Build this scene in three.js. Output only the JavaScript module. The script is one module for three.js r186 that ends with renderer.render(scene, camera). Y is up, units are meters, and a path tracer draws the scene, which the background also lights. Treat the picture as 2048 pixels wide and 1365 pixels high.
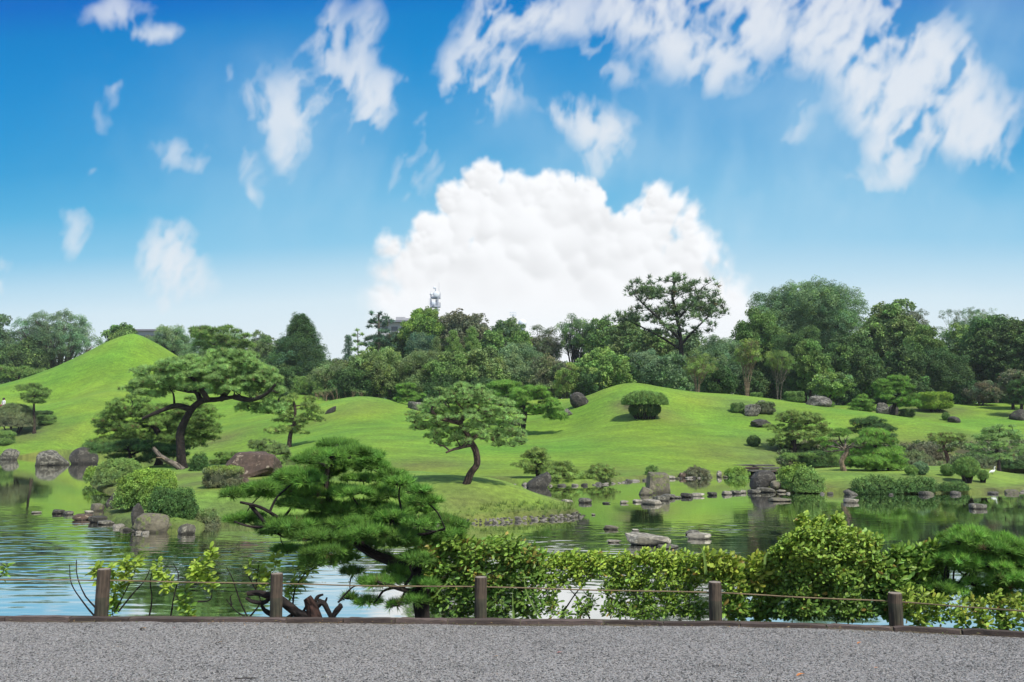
import * as THREE from 'three';
import { MarchingCubes } from 'three/addons/objects/MarchingCubes.js';
import { mergeGeometries, mergeVertices, toCreasedNormals } from 'three/addons/utils/BufferGeometryUtils.js';

// ------------------------------------------------------------------ camera, sky, sun, exposure
const scene = new THREE.Scene();
const F = 1648, PITCH = Math.atan(182.5 / F), EYE = 2.2;
const camera = new THREE.PerspectiveCamera(45, 2048 / 1365, 0.1, 3000);
camera.position.set(0, EYE, 0);
camera.rotation.set(PITCH, 0, 0);
const renderer = new THREE.WebGLRenderer({ antialias: true });
renderer.toneMapping = THREE.LinearToneMapping;
renderer.toneMappingExposure = 1.12;
renderer.shadowMap.enabled = true;
const sun = new THREE.DirectionalLight(new THREE.Color(1, 0.95, 0.86), 4.9);
sun.position.set(48, 100, 52);
sun.castShadow = true; sun.shadow.radius = 9;
Object.assign(sun.shadow.camera, { left: -120, right: 120, top: 120, bottom: -120, near: 1, far: 400 });
sun.shadow.mapSize.set(4096, 4096);
sun.target.position.set(0, 0, -50); sun.position.add(sun.target.position);
scene.add(sun, sun.target);
scene.fog = new THREE.FogExp2(new THREE.Color(0.80, 0.88, 0.95), 0.00028);

// ------------------------------------------------------------------ numbers and noise
function rngOf(seed) { let a = seed >>> 0; return () => { a = (a + 0x6d2b79f5) | 0; let t = Math.imul(a ^ (a >>> 15), 1 | a); t = (t + Math.imul(t ^ (t >>> 7), 61 | t)) ^ t; return ((t ^ (t >>> 14)) >>> 0) / 4294967296; }; }
let rnd = rngOf(7);
const rr = (a, b) => a + (b - a) * rnd();
const clamp = (x, a = 0, b = 1) => Math.min(b, Math.max(a, x));
const lerp = (a, b, t) => a + (b - a) * t;
const sstep = (a, b, x) => { const t = clamp((x - a) / (b - a)); return t * t * (3 - 2 * t); };
const V = (x, y, z) => new THREE.Vector3(x, y, z);
function hash3(x, y, z) { let h = Math.imul(x, 374761393) ^ Math.imul(y, 668265263) ^ Math.imul(z, 2147483647 ^ 91827364); h = Math.imul(h ^ (h >>> 13), 1274126177); return ((h ^ (h >>> 16)) >>> 0) / 4294967296; }
function noise3(x, y, z, per = 0) {
  const xi = Math.floor(x), yi = Math.floor(y), zi = Math.floor(z); let fx = x - xi, fy = y - yi, fz = z - zi;
  fx = fx * fx * (3 - 2 * fx); fy = fy * fy * (3 - 2 * fy); fz = fz * fz * (3 - 2 * fz);
  const w = per ? (n) => ((n % per) + per) % per : (n) => n;
  const x0 = w(xi), x1 = w(xi + 1), y0 = w(yi), y1 = w(yi + 1), z0 = zi, z1 = zi + 1;
  return lerp(lerp(lerp(hash3(x0, y0, z0), hash3(x1, y0, z0), fx), lerp(hash3(x0, y1, z0), hash3(x1, y1, z0), fx), fy),
    lerp(lerp(hash3(x0, y0, z1), hash3(x1, y0, z1), fx), lerp(hash3(x0, y1, z1), hash3(x1, y1, z1), fx), fy), fz);
}
function fbm(x, y, z = 0, oct = 4, per = 0) { let s = 0, a = 0.5, n = 0; for (let i = 0; i < oct; i++) { s += a * noise3(x, y, z + i * 17.3, per); n += a; a *= 0.5; x *= 2; y *= 2; z *= 2; per *= 2; } return s / n; }

// ------------------------------------------------------------------ from a line of sight to a place
const cp = Math.cos(PITCH), sp = Math.sin(PITCH);
function dirOf(px, py) { const x = (px - 1024) / F, y = (682.5 - py) / F; return V(x, y * cp + sp, y * sp - cp); }
function at(px, py, d) { const r = dirOf(px, py), k = d / -r.z; return V(r.x * k, EYE + r.y * k, -d); }
function onLevel(px, py, y = 0) { const r = dirOf(px, py), k = (y - EYE) / r.y; return V(r.x * k, y, r.z * k); }
const mpp = (d) => d / F;                       // metres per pixel of the photograph at that depth

// ------------------------------------------------------------------ names, labels, groups
const used = new Map();
function numbered(name) { const n = used.get(name) || 0; used.set(name, n + 1); return n ? name + '_' + String(n).padStart(3, '0') : name; }
function tag(o, label, category, group) { o.userData.label = label; if (category) o.userData.category = category; if (group) o.userData.group = group; return o; }
function thing(name, label, category, pos, group) { const o = new THREE.Group(); o.name = numbered(name); o.position.copy(pos); scene.add(o); return tag(o, label, category, group); }
function put(name, geo, mat, parent) { const m = new THREE.Mesh(geo, mat); m.name = parent ? name : numbered(name); m.castShadow = m.receiveShadow = true; (parent || scene).add(m); return m; }
function putMany(name, geo, mat, mats, cols, parent, stuff) {
  const m = new THREE.InstancedMesh(geo, mat, mats.length); m.name = name;
  for (let i = 0; i < mats.length; i++) { m.setMatrixAt(i, mats[i]); if (cols) m.setColorAt(i, cols[i]); }
  m.castShadow = m.receiveShadow = true; if (stuff) m.userData.kind = 'stuff'; (parent || scene).add(m); return m;
}
function struct(name, geo, mat) { const m = put(name, geo, mat); m.userData.kind = 'structure'; return m; }

// ------------------------------------------------------------------ geometry collector
class MB {
  constructor() { this.p = []; this.n = []; this.u = []; this.i = []; }
  vert(x, y, z, nx, ny, nz, u, v) { this.p.push(x, y, z); this.n.push(nx, ny, nz); this.u.push(u, v); return this.p.length / 3 - 1; }
  tube(pts, radii, seg = 7, wob = 0, cap = true) {       // pts: Vector3[], radii: number[] of same length
    const n = pts.length; let t = V(0, 0, 0), up = Math.abs(pts[n - 1].y - pts[0].y) > pts[0].distanceTo(pts[n - 1]) * 0.9 ? V(1, 0, 0) : V(0, 1, 0), len = 0; const s0 = rnd() * 100;
    const rows = [];
    for (let k = 0; k < n; k++) {
      t.subVectors(pts[Math.min(n - 1, k + 1)], pts[Math.max(0, k - 1)]).normalize();
      const b = V().crossVectors(t, up).normalize(); up = V().crossVectors(b, t).normalize();
      if (k) len += pts[k].distanceTo(pts[k - 1]);
      const row = [];
      for (let j = 0; j <= seg; j++) {
        const a = (j % seg) / seg * Math.PI * 2, c = Math.cos(a), s = Math.sin(a);
        let r = radii[k]; if (wob) r *= 1 + wob * (noise3(c * 1.7 + s0, s * 1.7, len * 3 / Math.max(0.02, radii[0] * 6)) - 0.5) * 2;
        const x = b.x * c + up.x * s, y = b.y * c + up.y * s, z = b.z * c + up.z * s;
        row.push(this.vert(pts[k].x + x * r, pts[k].y + y * r, pts[k].z + z * r, x, y, z, j / seg * Math.max(0.15, radii[0] * 6), len));
      }
      rows.push(row);
    }
    for (let k = 0; k < n - 1; k++) for (let j = 0; j < seg; j++) { const a = rows[k][j], b = rows[k][j + 1], c = rows[k + 1][j], d = rows[k + 1][j + 1]; this.i.push(a, c, b, b, c, d); }
    if (cap) for (const [row, q, sg] of [[rows[0], pts[0], 1], [rows[n - 1], pts[n - 1], -1]]) { const c = this.vert(q.x, q.y, q.z, t.x * -sg, t.y * -sg, t.z * -sg, 0, 0); for (let j = 0; j < seg; j++) sg > 0 ? this.i.push(c, row[j], row[j + 1]) : this.i.push(c, row[j + 1], row[j]); }
    return this;
  }
  add(geo, m) { const g = m ? geo.clone().applyMatrix4(m) : geo, o = this.p.length / 3, P = g.attributes.position, N = g.attributes.normal, U = g.attributes.uv;
    for (let k = 0; k < P.count; k++) this.vert(P.getX(k), P.getY(k), P.getZ(k), N.getX(k), N.getY(k), N.getZ(k), U ? U.getX(k) : 0, U ? U.getY(k) : 0);
    if (g.index) for (let k = 0; k < g.index.count; k++) this.i.push(o + g.index.getX(k)); else for (let k = 0; k < P.count; k++) this.i.push(o + k); return this; }
  geo() { const g = new THREE.BufferGeometry(); g.setAttribute('position', new THREE.Float32BufferAttribute(this.p, 3)); g.setAttribute('normal', new THREE.Float32BufferAttribute(this.n, 3)); g.setAttribute('uv', new THREE.Float32BufferAttribute(this.u, 2)); g.setIndex(this.i); return g; }
  get empty() { return !this.i.length; }
  build(name, mat, parent) { return put(name, this.geo(), mat, parent); }
}
function spline(pts, n) { const c = new THREE.CatmullRomCurve3(pts, false, 'centripetal'); return Array.from({ length: n + 1 }, (_, k) => c.getPoint(k / n)); }
const mat4 = (p, q, s) => new THREE.Matrix4().compose(p, q, typeof s === 'number' ? V(s, s, s) : s);
const YUP = V(0, 1, 0);
function facing(dir, spin) { return new THREE.Quaternion().setFromUnitVectors(YUP, dir).multiply(new THREE.Quaternion().setFromAxisAngle(YUP, spin)); }
const ballDir = () => { const y = rr(-1, 1), a = rr(0, 6.2832), r = Math.sqrt(1 - y * y); return V(r * Math.cos(a), y, r * Math.sin(a)); };

// ------------------------------------------------------------------ textures
function tex(n, f, srgb = false, m = n) {
  const d = new Uint8Array(n * m * 4);
  for (let y = 0; y < m; y++) for (let x = 0; x < n; x++) { const c = f(x / n, y / m), o = (y * n + x) * 4; d[o] = clamp(c[0]) * 255; d[o + 1] = clamp(c[1]) * 255; d[o + 2] = clamp(c[2]) * 255; d[o + 3] = 255; }
  const t = new THREE.DataTexture(d, n, m); t.wrapS = t.wrapT = THREE.RepeatWrapping; t.magFilter = THREE.LinearFilter; t.minFilter = THREE.LinearFilter; if (srgb) t.colorSpace = THREE.SRGBColorSpace; t.needsUpdate = true; return t;
}
const grey = (v) => [v, v, v];
const rep = (t, x, y = x) => { const c = t.clone(); c.repeat.set(x, y); c.needsUpdate = true; return c; };
// ------------------------------------------------------------------ the sky: air and clouds by direction
{
  const W = 4096, H = 2048, data = new Float32Array(W * H * 4), EXP = renderer.toneMappingExposure;
  const lin = (c) => { c /= 255; return c <= 0.04045 ? c / 12.92 : ((c + 0.055) / 1.055) ** 2.4; };
  const ramp = [[-90, 226, 238, 248], [0, 240, 248, 253], [6, 234, 246, 252], [9, 218, 239, 250], [11, 188, 225, 245], [13, 138, 204, 238], [16, 88, 182, 229], [19, 40, 160, 220], [22, 14, 149, 216], [25, 2, 140, 212], [27.5, 0, 132, 207], [29.5, 0, 112, 203], [45, 0, 98, 190], [90, 2, 80, 170]].map(([e, ...c]) => [e, ...c.map(lin)]);
  const air = (e) => { let k = 1; while (k < ramp.length - 1 && ramp[k][0] < e) k++; const a = ramp[k - 1], b = ramp[k], t = clamp((e - a[0]) / (b[0] - a[0])); return [lerp(a[1], b[1], t), lerp(a[2], b[2], t), lerp(a[3], b[3], t)]; };
  // wispy clouds: centre, half axes, tilt, strength (in pixels of a flat view towards the pond)
  const wisps = [[235, 25, 75, 26, 0.25, 0.8], [300, 70, 60, 22, 0.15, 0.8], [345, 60, 18, 26, 0.3, 0.5], [640, 80, 28, 85, -0.15, 0.85], [690, 150, 50, 75, -0.5, 1.15], [740, 220, 38, 62, -0.5, 1.15], [720, 40, 36, 50, -0.4, 0.5], [775, 185, 18, 30, 0, 0.45],
    [545, 215, 62, 55, 0.5, 1.0], [595, 250, 26, 60, -0.2, 0.7], [545, 300, 24, 48, 0.5, 0.75], [515, 362, 14, 30, 0.5, 0.6], [465, 150, 14, 40, -0.4, 0.45], [222, 178, 14, 26, -0.5, 0.5], [190, 235, 28, 24, 0, 0.35], [365, 298, 60, 40, -0.3, 0.62], [470, 310, 16, 44, 0.2, 0.5], [172, 342, 10, 16, -0.5, 0.4],
    [120, 480, 24, 52, 0.1, 0.75], [148, 462, 14, 18, 0, 0.4], [340, 515, 62, 52, 0.35, 1.25], [378, 570, 55, 48, 0, 0.9], [0, 570, 22, 60, 0, 0.7], [845, 345, 50, 44, -0.2, 0.6], [850, 262, 26, 30, -0.6, 0.5], [820, 160, 18, 16, -0.6, 0.45],
    [1020, 30, 62, 48, 0.2, 1.15], [975, 75, 42, 45, 0.3, 0.9], [1080, 60, 70, 45, 0, 1.15], [930, 150, 46, 55, -0.5, 0.85], [985, 195, 60, 55, -0.5, 1.1], [1030, 145, 32, 22, -0.4, 0.75], [1180, 120, 24, 16, 0, 0.4], [1240, 165, 48, 26, -0.5, 0.6],
    [1175, 250, 62, 36, -0.2, 1.2], [1195, 295, 42, 52, -0.1, 1.1], [1110, 240, 24, 14, -0.3, 0.6], [1260, 50, 110, 55, -0.3, 1.1], [1400, 60, 130, 75, -0.3, 1.35], [1420, 150, 70, 50, -0.3, 0.75], [1540, 30, 130, 45, 0, 1.25], [1680, 40, 150, 62, -0.1, 1.4], [1610, 130, 42, 35, -0.4, 0.55],
    [1760, 120, 110, 75, -0.5, 1.35], [1730, 180, 60, 60, -0.3, 0.85], [1860, 120, 70, 62, -0.6, 1.0], [1870, 200, 130, 62, -0.35, 1.2], [1780, 235, 70, 36, -0.3, 1.1], [1930, 270, 100, 50, -0.35, 1.05], [1800, 290, 40, 55, -0.3, 1.0], [1820, 340, 30, 45, -0.2, 0.8], [1745, 370, 55, 22, 0.3, 0.55], [1905, 150, 40, 50, -0.3, 0.7], [2000, 250, 50, 80, -0.3, 0.5], [1610, 270, 32, 50, 0, 0.5]];
  const veils = [[480, 330, 300, 150, 0.32], [1620, 230, 200, 130, 0.45], [1500, 430, 220, 100, 0.5], [1960, 80, 160, 180, 0.5], [1900, 420, 240, 120, 0.35], [1050, 260, 160, 120, 0.25], [700, 420, 300, 80, 0.22], [1180, 330, 130, 60, 0.3], [1350, 180, 120, 90, 0.25], [1720, 480, 300, 90, 0.35], [560, 230, 180, 130, 0.25], [1300, 300, 150, 80, 0.3]];
  // cumulus: puffs
  const puffs = [[975, 360, 36], [905, 390, 28], [1030, 385, 42], [1090, 385, 38], [1140, 395, 46], [960, 420, 70], [1060, 440, 90], [1170, 440, 72], [1220, 480, 70], [900, 490, 62], [840, 490, 34], [785, 500, 36], [815, 530, 50], [770, 550, 42], [1330, 420, 44], [1300, 470, 66], [1365, 460, 40], [1370, 520, 70], [1410, 560, 60], [1250, 540, 110], [1050, 560, 150], [880, 570, 120], [1450, 590, 50], [780, 600, 60], [1310, 395, 16], [1150, 620, 200], [1400, 630, 100], [850, 640, 120], [960, 680, 200], [1350, 690, 190], [1440, 640, 80], [1500, 680, 80]];
  { const r = rngOf(9), base = puffs.slice(); for (const [cx, cy, R] of base) for (let k = 0; k < 9; k++) { const a = r() * 6.283, q = R * (0.3 + 0.62 * r()); puffs.push([cx + Math.cos(a) * q, cy + Math.sin(a) * q * 0.9, Math.min(46, R * (0.22 + 0.26 * r()))]); } }
  const puffs2 = [];
  { const r = rngOf(5); for (let k = 0; k < 26; k++) { const az = 0.75 + r() * 4.8, el = 0.10 + r() * 0.12; for (let j = 0; j < 7; j++) puffs2.push([az + (r() - 0.5) * 0.24, el + (r() - 0.6) * 0.07, 0.03 + r() * 0.05]); } }
  const wc = 0.97 / EXP;
  for (let j = Math.floor(H * 0.485); j < H; j++) {
    const el = ((j + 0.5) / H - 0.5) * Math.PI, ce = Math.cos(el), se = Math.sin(el), eld = el * 180 / Math.PI;
    const step = 4;
    for (let i = 0; i < W; i++) {
      const azi = Math.atan2(Math.cos(((i + 0.5) / W - 0.5) * 2 * Math.PI), -Math.sin(((i + 0.5) / W - 0.5) * 2 * Math.PI));
      if ((Math.abs(azi) > 0.75 || eld > 36) && (i % step || j % step)) { const o = (j * W + i) * 4, i0 = i - i % step, j0 = Math.max(j - j % step, Math.ceil(H * 0.485 / step) * step), q = (j0 * W + i0) * 4; data[o] = data[q]; data[o + 1] = data[q + 1]; data[o + 2] = data[q + 2]; data[o + 3] = 1; continue; }
      const th = ((i + 0.5) / W - 0.5) * 2 * Math.PI, dx = ce * Math.cos(th), dz = ce * Math.sin(th), o = (j * W + i) * 4;
      let az = Math.atan2(dx, -dz);
      const fw = -dz * cp + se * sp, upv = se * cp + dz * sp;
      const front = fw > 0.3, px = front ? 1024 + dx / fw * F : 9e3, py = front ? 682.5 - upv / fw * F : 9e3;
      const inside = front ? sstep(700, 100, Math.max(Math.max(-px, px - 2048), -py)) : 0;
      let [r, g, b] = air(front ? lerp(eld, (Math.atan((682.5 - py) / F) + PITCH) * 57.2958 + 1.2 * clamp((600 - px) / 600, -0.4, 1), inside) : eld);
      // clouds seen everywhere, by direction
      const wx = az * 1650 + 1024, wy = 860 - Math.tan(Math.min(el, 1.2)) * 1650, kx = front ? lerp(wx, px, inside) : wx, ky = front ? lerp(wy, py, inside) : wy;
      const w1 = fbm(kx / 170, ky / 150, 3, 5) - 0.5, w2 = fbm(kx / 170, ky / 150, 40, 4) - 0.5;
      const w3 = fbm(kx / 46, ky / 52, 13, 4) - 0.5, w4 = fbm(kx / 46, ky / 52, 57, 4) - 0.5, qx = kx + w1 * 95 + w3 * 34, qy = ky + w2 * 95 + w4 * 40;
      const fine = fbm(qx / 55 + qy / 260, qy / 90, 9, 6), big = fbm(kx / 420, ky / 300, 21, 3);
      let m = 0, v = 0;
      if (inside > 0) {
        for (const [cx, cy, ax, ay, t, s] of wisps) { const ux = qx - cx, uy = qy - cy; if (Math.abs(ux) > 330 || Math.abs(uy) > 250) continue; const c = Math.cos(t), n = Math.sin(t), e = ((ux * c - uy * n) / ax) ** 2 + ((ux * n + uy * c) / ay) ** 2; if (e < 6) m += s * Math.exp(-e * 0.9); }
        for (const [cx, cy, ax, ay, s] of veils) { const e = ((qx - cx) / ax) ** 2 + ((qy - cy) / ay) ** 2; if (e < 7) v += s * Math.exp(-e); }
      }
      const away = (1 - inside) * sstep(0.5, 0.68, fbm(dx * 2.6 + 5, se * 3.4, 60 + dz * 2.6, 4)) * 1.25;
      m = m * inside + away; v = v * inside + (1 - inside) * 0.25;
      m = Math.min(m, 1.4);
      const rid = 1 - Math.abs(fbm(qx / 40 + qy / 90, qy / 170 - qx / 500, 29, 6) - 0.5) * 3.4, t1 = sstep(0.36, 0.74, 0.5 * fine + 0.2 * rid + 0.38 * fbm(kx / 20 + ky / 70 + w1 * 4, ky / 30 + w2 * 4, 44, 5));
      const wisp = 0.94 * (1 - Math.exp(-1.5 * Math.max(0, m * (0.08 + 1.15 * t1) - 0.17)));
      const veil = clamp(v * (0.1 + 1.5 * big) * (0.6 + 0.8 * fine)) * 0.95;
      // cumulus
      let cum = 0, shade = 0;
      if (inside > 0.5 && px > 600 && px < 1700 && py > 280) {
        const e1 = (fbm(px / 42, py / 42, 71, 5) - 0.5) * 40 + (fbm(px / 13, py / 13, 12, 4) - 0.5) * 16; let best = -999, lit = 0, lw = 0;
        const ux = px + w3 * 26, uy = py + w4 * 26;
        for (const [cx, cy, R] of puffs) { const dx1 = ux - cx, dy1 = uy - cy, q = R - Math.hypot(px - cx, py - cy); if (q > best) best = q; const h = 1 - (dx1 * dx1 + dy1 * dy1) / (R * R); if (h > 0) { const wgt = h * h * (R < 50 ? 1 : 0.5) / Math.sqrt(R); lit += wgt * (0.45 * dx1 / R - 0.9 * dy1 / R); lw += wgt; } }
        const soft = lerp(lerp(9, 30, sstep(1180, 1350, px)), 60, sstep(430, 620, py));
        cum = sstep(-9, soft, best + e1 + (px > 1150 ? 36 * (t1 - 0.5) : 0)); shade = 0.5 - 0.42 * (lw ? lit / lw : 0.3) + 0.35 * (fbm(px / 110, py / 90, 91, 4) - 0.5);
        cum *= lerp(1, 0.8, sstep(580, 680, py)); shade = lerp(shade, 0.3, sstep(540, 660, py));
      } else if (inside < 0.5) {
        if (az < 0) az += Math.PI * 2; let best = -9; const e1 = (fbm(az * 40, el * 40, 33, 5) - 0.5) * 0.04;
        for (const [ca, cel, R] of puffs2) { const q = R - Math.hypot(az - ca, el - cel); if (q > best) best = q; }
        cum = sstep(-0.004, 0.03, best + e1) * sstep(0, 0.05, el); shade = fbm(az * 8, el * 9, 91, 4);
      }
      const vk = veil * 0.8; r = lerp(r, 0.50, vk); g = lerp(g, 0.74, vk); b = lerp(b, 0.91, vk);
      const k1 = wisp;
      const wr = 0.88, wg = 0.91, wb = 0.95;
      r = lerp(r, wr, k1); g = lerp(g, wg, k1); b = lerp(b, wb, k1);
      const cb = 1.06 - 0.23 * sstep(0.22, 0.92, shade);
      r = lerp(r, cb * 0.97, cum); g = lerp(g, cb * 0.985, cum); b = lerp(b, cb * 1.005, cum);
      data[o] = r * wc; data[o + 1] = g * wc; data[o + 2] = b * wc; data[o + 3] = 1;
    }
  }
  for (let j = 0; j < Math.floor(H * 0.485); j++) for (let i = 0; i < W; i++) { const o = (j * W + i) * 4; data[o] = 0.3; data[o + 1] = 0.34; data[o + 2] = 0.3; data[o + 3] = 1; }
  const t = new THREE.DataTexture(data, W, H, THREE.RGBAFormat, THREE.FloatType);
  t.mapping = THREE.EquirectangularReflectionMapping; t.magFilter = t.minFilter = THREE.LinearFilter; t.needsUpdate = true;
  scene.background = t; scene.environment = t;
}
// ------------------------------------------------------------------ materials of the land
const fineGrain = tex(512, (u, v) => grey(0.5 * fbm(u * 64, v * 64, 1, 3, 64) + 0.5 * fbm(u * 16, v * 16, 4, 4, 16)));
const rockMap = (base, lichen, amount, seed) => tex(512, (u, v) => {
  const a = fbm(u * 6, v * 6, seed, 5, 6), b = fbm(u * 24, v * 24, seed + 5, 4, 24), l = sstep(0.56 - amount, 0.66 - amount, fbm(u * 9, v * 9, seed + 11, 5, 9) * 0.7 + b * 0.3), k = 0.55 + 0.9 * (a * 0.5 + b * 0.5);
  return base.map((c, i) => lerp(c * k, lichen[i] * (0.75 + 0.5 * b), l * 0.85));
}, true);
const rockBump = tex(512, (u, v) => grey(0.6 * fbm(u * 8, v * 8, 2, 6, 8) + 0.4 * Math.abs(fbm(u * 5, v * 5, 9, 5, 5) - 0.5) * 2));
const rockMats = {
  dark: new THREE.MeshStandardMaterial({ map: rockMap([0.22, 0.21, 0.19], [0.36, 0.35, 0.32], 0.0, 3), bumpMap: rockBump, bumpScale: 0.05, roughness: 0.9 }),
  brown: new THREE.MeshStandardMaterial({ map: rockMap([0.30, 0.245, 0.21], [0.52, 0.48, 0.42], -0.02, 8), bumpMap: rockBump, bumpScale: 0.05, roughness: 0.9 }),
  grey: new THREE.MeshStandardMaterial({ map: rockMap([0.29, 0.28, 0.25], [0.47, 0.46, 0.42], 0.05, 14), bumpMap: rockBump, bumpScale: 0.06, roughness: 0.9 }),
  pale: new THREE.MeshStandardMaterial({ map: rockMap([0.46, 0.44, 0.40], [0.64, 0.62, 0.57], 0.05, 21), bumpMap: rockBump, bumpScale: 0.03, roughness: 0.85 }),
  moss: new THREE.MeshStandardMaterial({ map: rockMap([0.38, 0.36, 0.31], [0.36, 0.40, 0.22], 0.06, 27), bumpMap: rockBump, bumpScale: 0.05, roughness: 0.95 }),
};
const lawnMap = tex(1024, (u, v) => {
  const a = fbm(u * 10, v * 24, 1, 5, 0 || 2) * 0 + fbm(u * 12, v * 30, 1, 5, 0), s = fbm(u * 40, v * 150, 6, 3), q = fbm(u * 230, v * 260, 8, 2), k = 0.78 + 0.22 * a + 0.18 * (s - 0.5) + 0.26 * (q - 0.5);
  const y = fbm(u * 7, v * 9, 31, 4);
  return [k * lerp(0.80, 0.98, y), k * 0.98, k * lerp(0.9, 0.75, y)];
}, true);
lawnMap.wrapS = lawnMap.wrapT = THREE.MirroredRepeatWrapping;
const lawnMat = new THREE.MeshStandardMaterial({ color: new THREE.Color().setRGB(1, 1, 1), map: lawnMap, bumpMap: rep(fineGrain, 40), bumpScale: 0.05, roughness: 0.95, vertexColors: true });

// ------------------------------------------------------------------ shapes of the land
function tps(pts) {                       // thin plate spline through (x, z, h)
  const n = pts.length, N = n + 3, A = Array.from({ length: N }, () => new Float64Array(N + 1)), U = (d2) => d2 < 1e-9 ? 0 : 0.5 * d2 * Math.log(d2);
  for (let i = 0; i < n; i++) { const [x, z, h] = pts[i]; for (let j = 0; j < n; j++) A[i][j] = U((x - pts[j][0]) ** 2 + (z - pts[j][1]) ** 2); A[i][i] += 1.5; A[i][n] = A[n][i] = 1; A[i][n + 1] = A[n + 1][i] = x; A[i][n + 2] = A[n + 2][i] = z; A[i][N] = h; }
  for (let c = 0; c < N; c++) { let p = c; for (let r = c + 1; r < N; r++) if (Math.abs(A[r][c]) > Math.abs(A[p][c])) p = r; [A[c], A[p]] = [A[p], A[c]]; for (let r = c + 1; r < N; r++) { const f = A[r][c] / A[c][c]; if (f) for (let k = c; k <= N; k++) A[r][k] -= f * A[c][k]; } }
  const w = new Float64Array(N); for (let r = N - 1; r >= 0; r--) { let s = A[r][N]; for (let k = r + 1; k < N; k++) s -= A[r][k] * w[k]; w[r] = s / A[r][r]; }
  return (x, z) => { let s = w[n] + w[n + 1] * x + w[n + 2] * z; for (let i = 0; i < n; i++) { const d2 = (x - pts[i][0]) ** 2 + (z - pts[i][1]) ** 2; if (d2 > 1e-9) s += w[i] * 0.5 * d2 * Math.log(d2); } return s; };
}
function sdPoly(P) { return (x, z) => { let d = 1e9, inside = false; for (let i = 0, j = P.length - 1; i < P.length; j = i++) { const ax = P[j].x, az = P[j].z, ex = P[i].x - ax, ez = P[i].z - az, t = clamp(((x - ax) * ex + (z - az) * ez) / (ex * ex + ez * ez)), qx = x - ax - ex * t, qz = z - az - ez * t; d = Math.min(d, qx * qx + qz * qz); if ((P[i].z > z) !== (P[j].z > z) && x < (P[j].x - P[i].x) * (z - P[i].z) / (P[j].z - P[i].z) + P[i].x) inside = !inside; } return (inside ? 1 : -1) * Math.sqrt(d); }; }
const shoreMain = [[-700, 917], [-300, 917], [0, 917], [60, 916], [150, 914], [210, 914], [300, 920], [400, 930], [500, 938], [620, 946], [760, 953], [850, 957], [905, 961], [960, 964], [1005, 968], [1090, 971], [1180, 970], [1232, 966], [1260, 962], [1320, 958], [1370, 956], [1430, 954], [1490, 953], [1530, 945], [1580, 943], [1700, 942], [1900, 942], [2100, 942], [2700, 942]].map(([x, y]) => onLevel(x, y));
const polyMain = [...shoreMain, V(230, 0, -60), V(230, 0, -300), V(-230, 0, -300), V(-230, 0, -80)];
const polyIsle = [[172, 967], [186, 980], [225, 990], [232, 1003], [205, 1020], [190, 1036], [225, 1050], [262, 1060], [300, 1065], [345, 1067], [400, 1064], [425, 1052], [470, 1056], [560, 1060], [650, 1058], [760, 1054], [860, 1049], [940, 1046], [1000, 1044], [1060, 1040], [1120, 1037], [1158, 1035], [1168, 1030], [1158, 1021], [1120, 1007], [1060, 991], [1000, 979], [940, 973], [880, 969], [800, 963], [700, 958], [560, 953], [400, 948], [300, 950], [220, 957]].map(([x, y]) => onLevel(x, y));
const polyIslet = [[1497, 973], [1530, 984], [1600, 987], [1650, 987], [1750, 989], [1850, 988], [1950, 987], [2040, 985], [2085, 979], [2100, 970], [2060, 955], [2000, 951], [1900, 950], [1700, 949], [1580, 951], [1515, 958]].map(([x, y]) => onLevel(x, y));
const sMain = sdPoly(polyMain), sIsle = sdPoly(polyIsle), sIslet = sdPoly(polyIslet);
const coneAt = at(262, 700, 105);
const cone = (x, z) => { const dx = x - coneAt.x, dz = z - coneAt.z, r = Math.sqrt(dx * dx + dz * dz + 0.6), L = dx > 0 ? lerp(14.3, 11.2, clamp(dx / r)) : 14.3; return 9.5 * Math.exp(-((r / L) ** 1.27)); };
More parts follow.
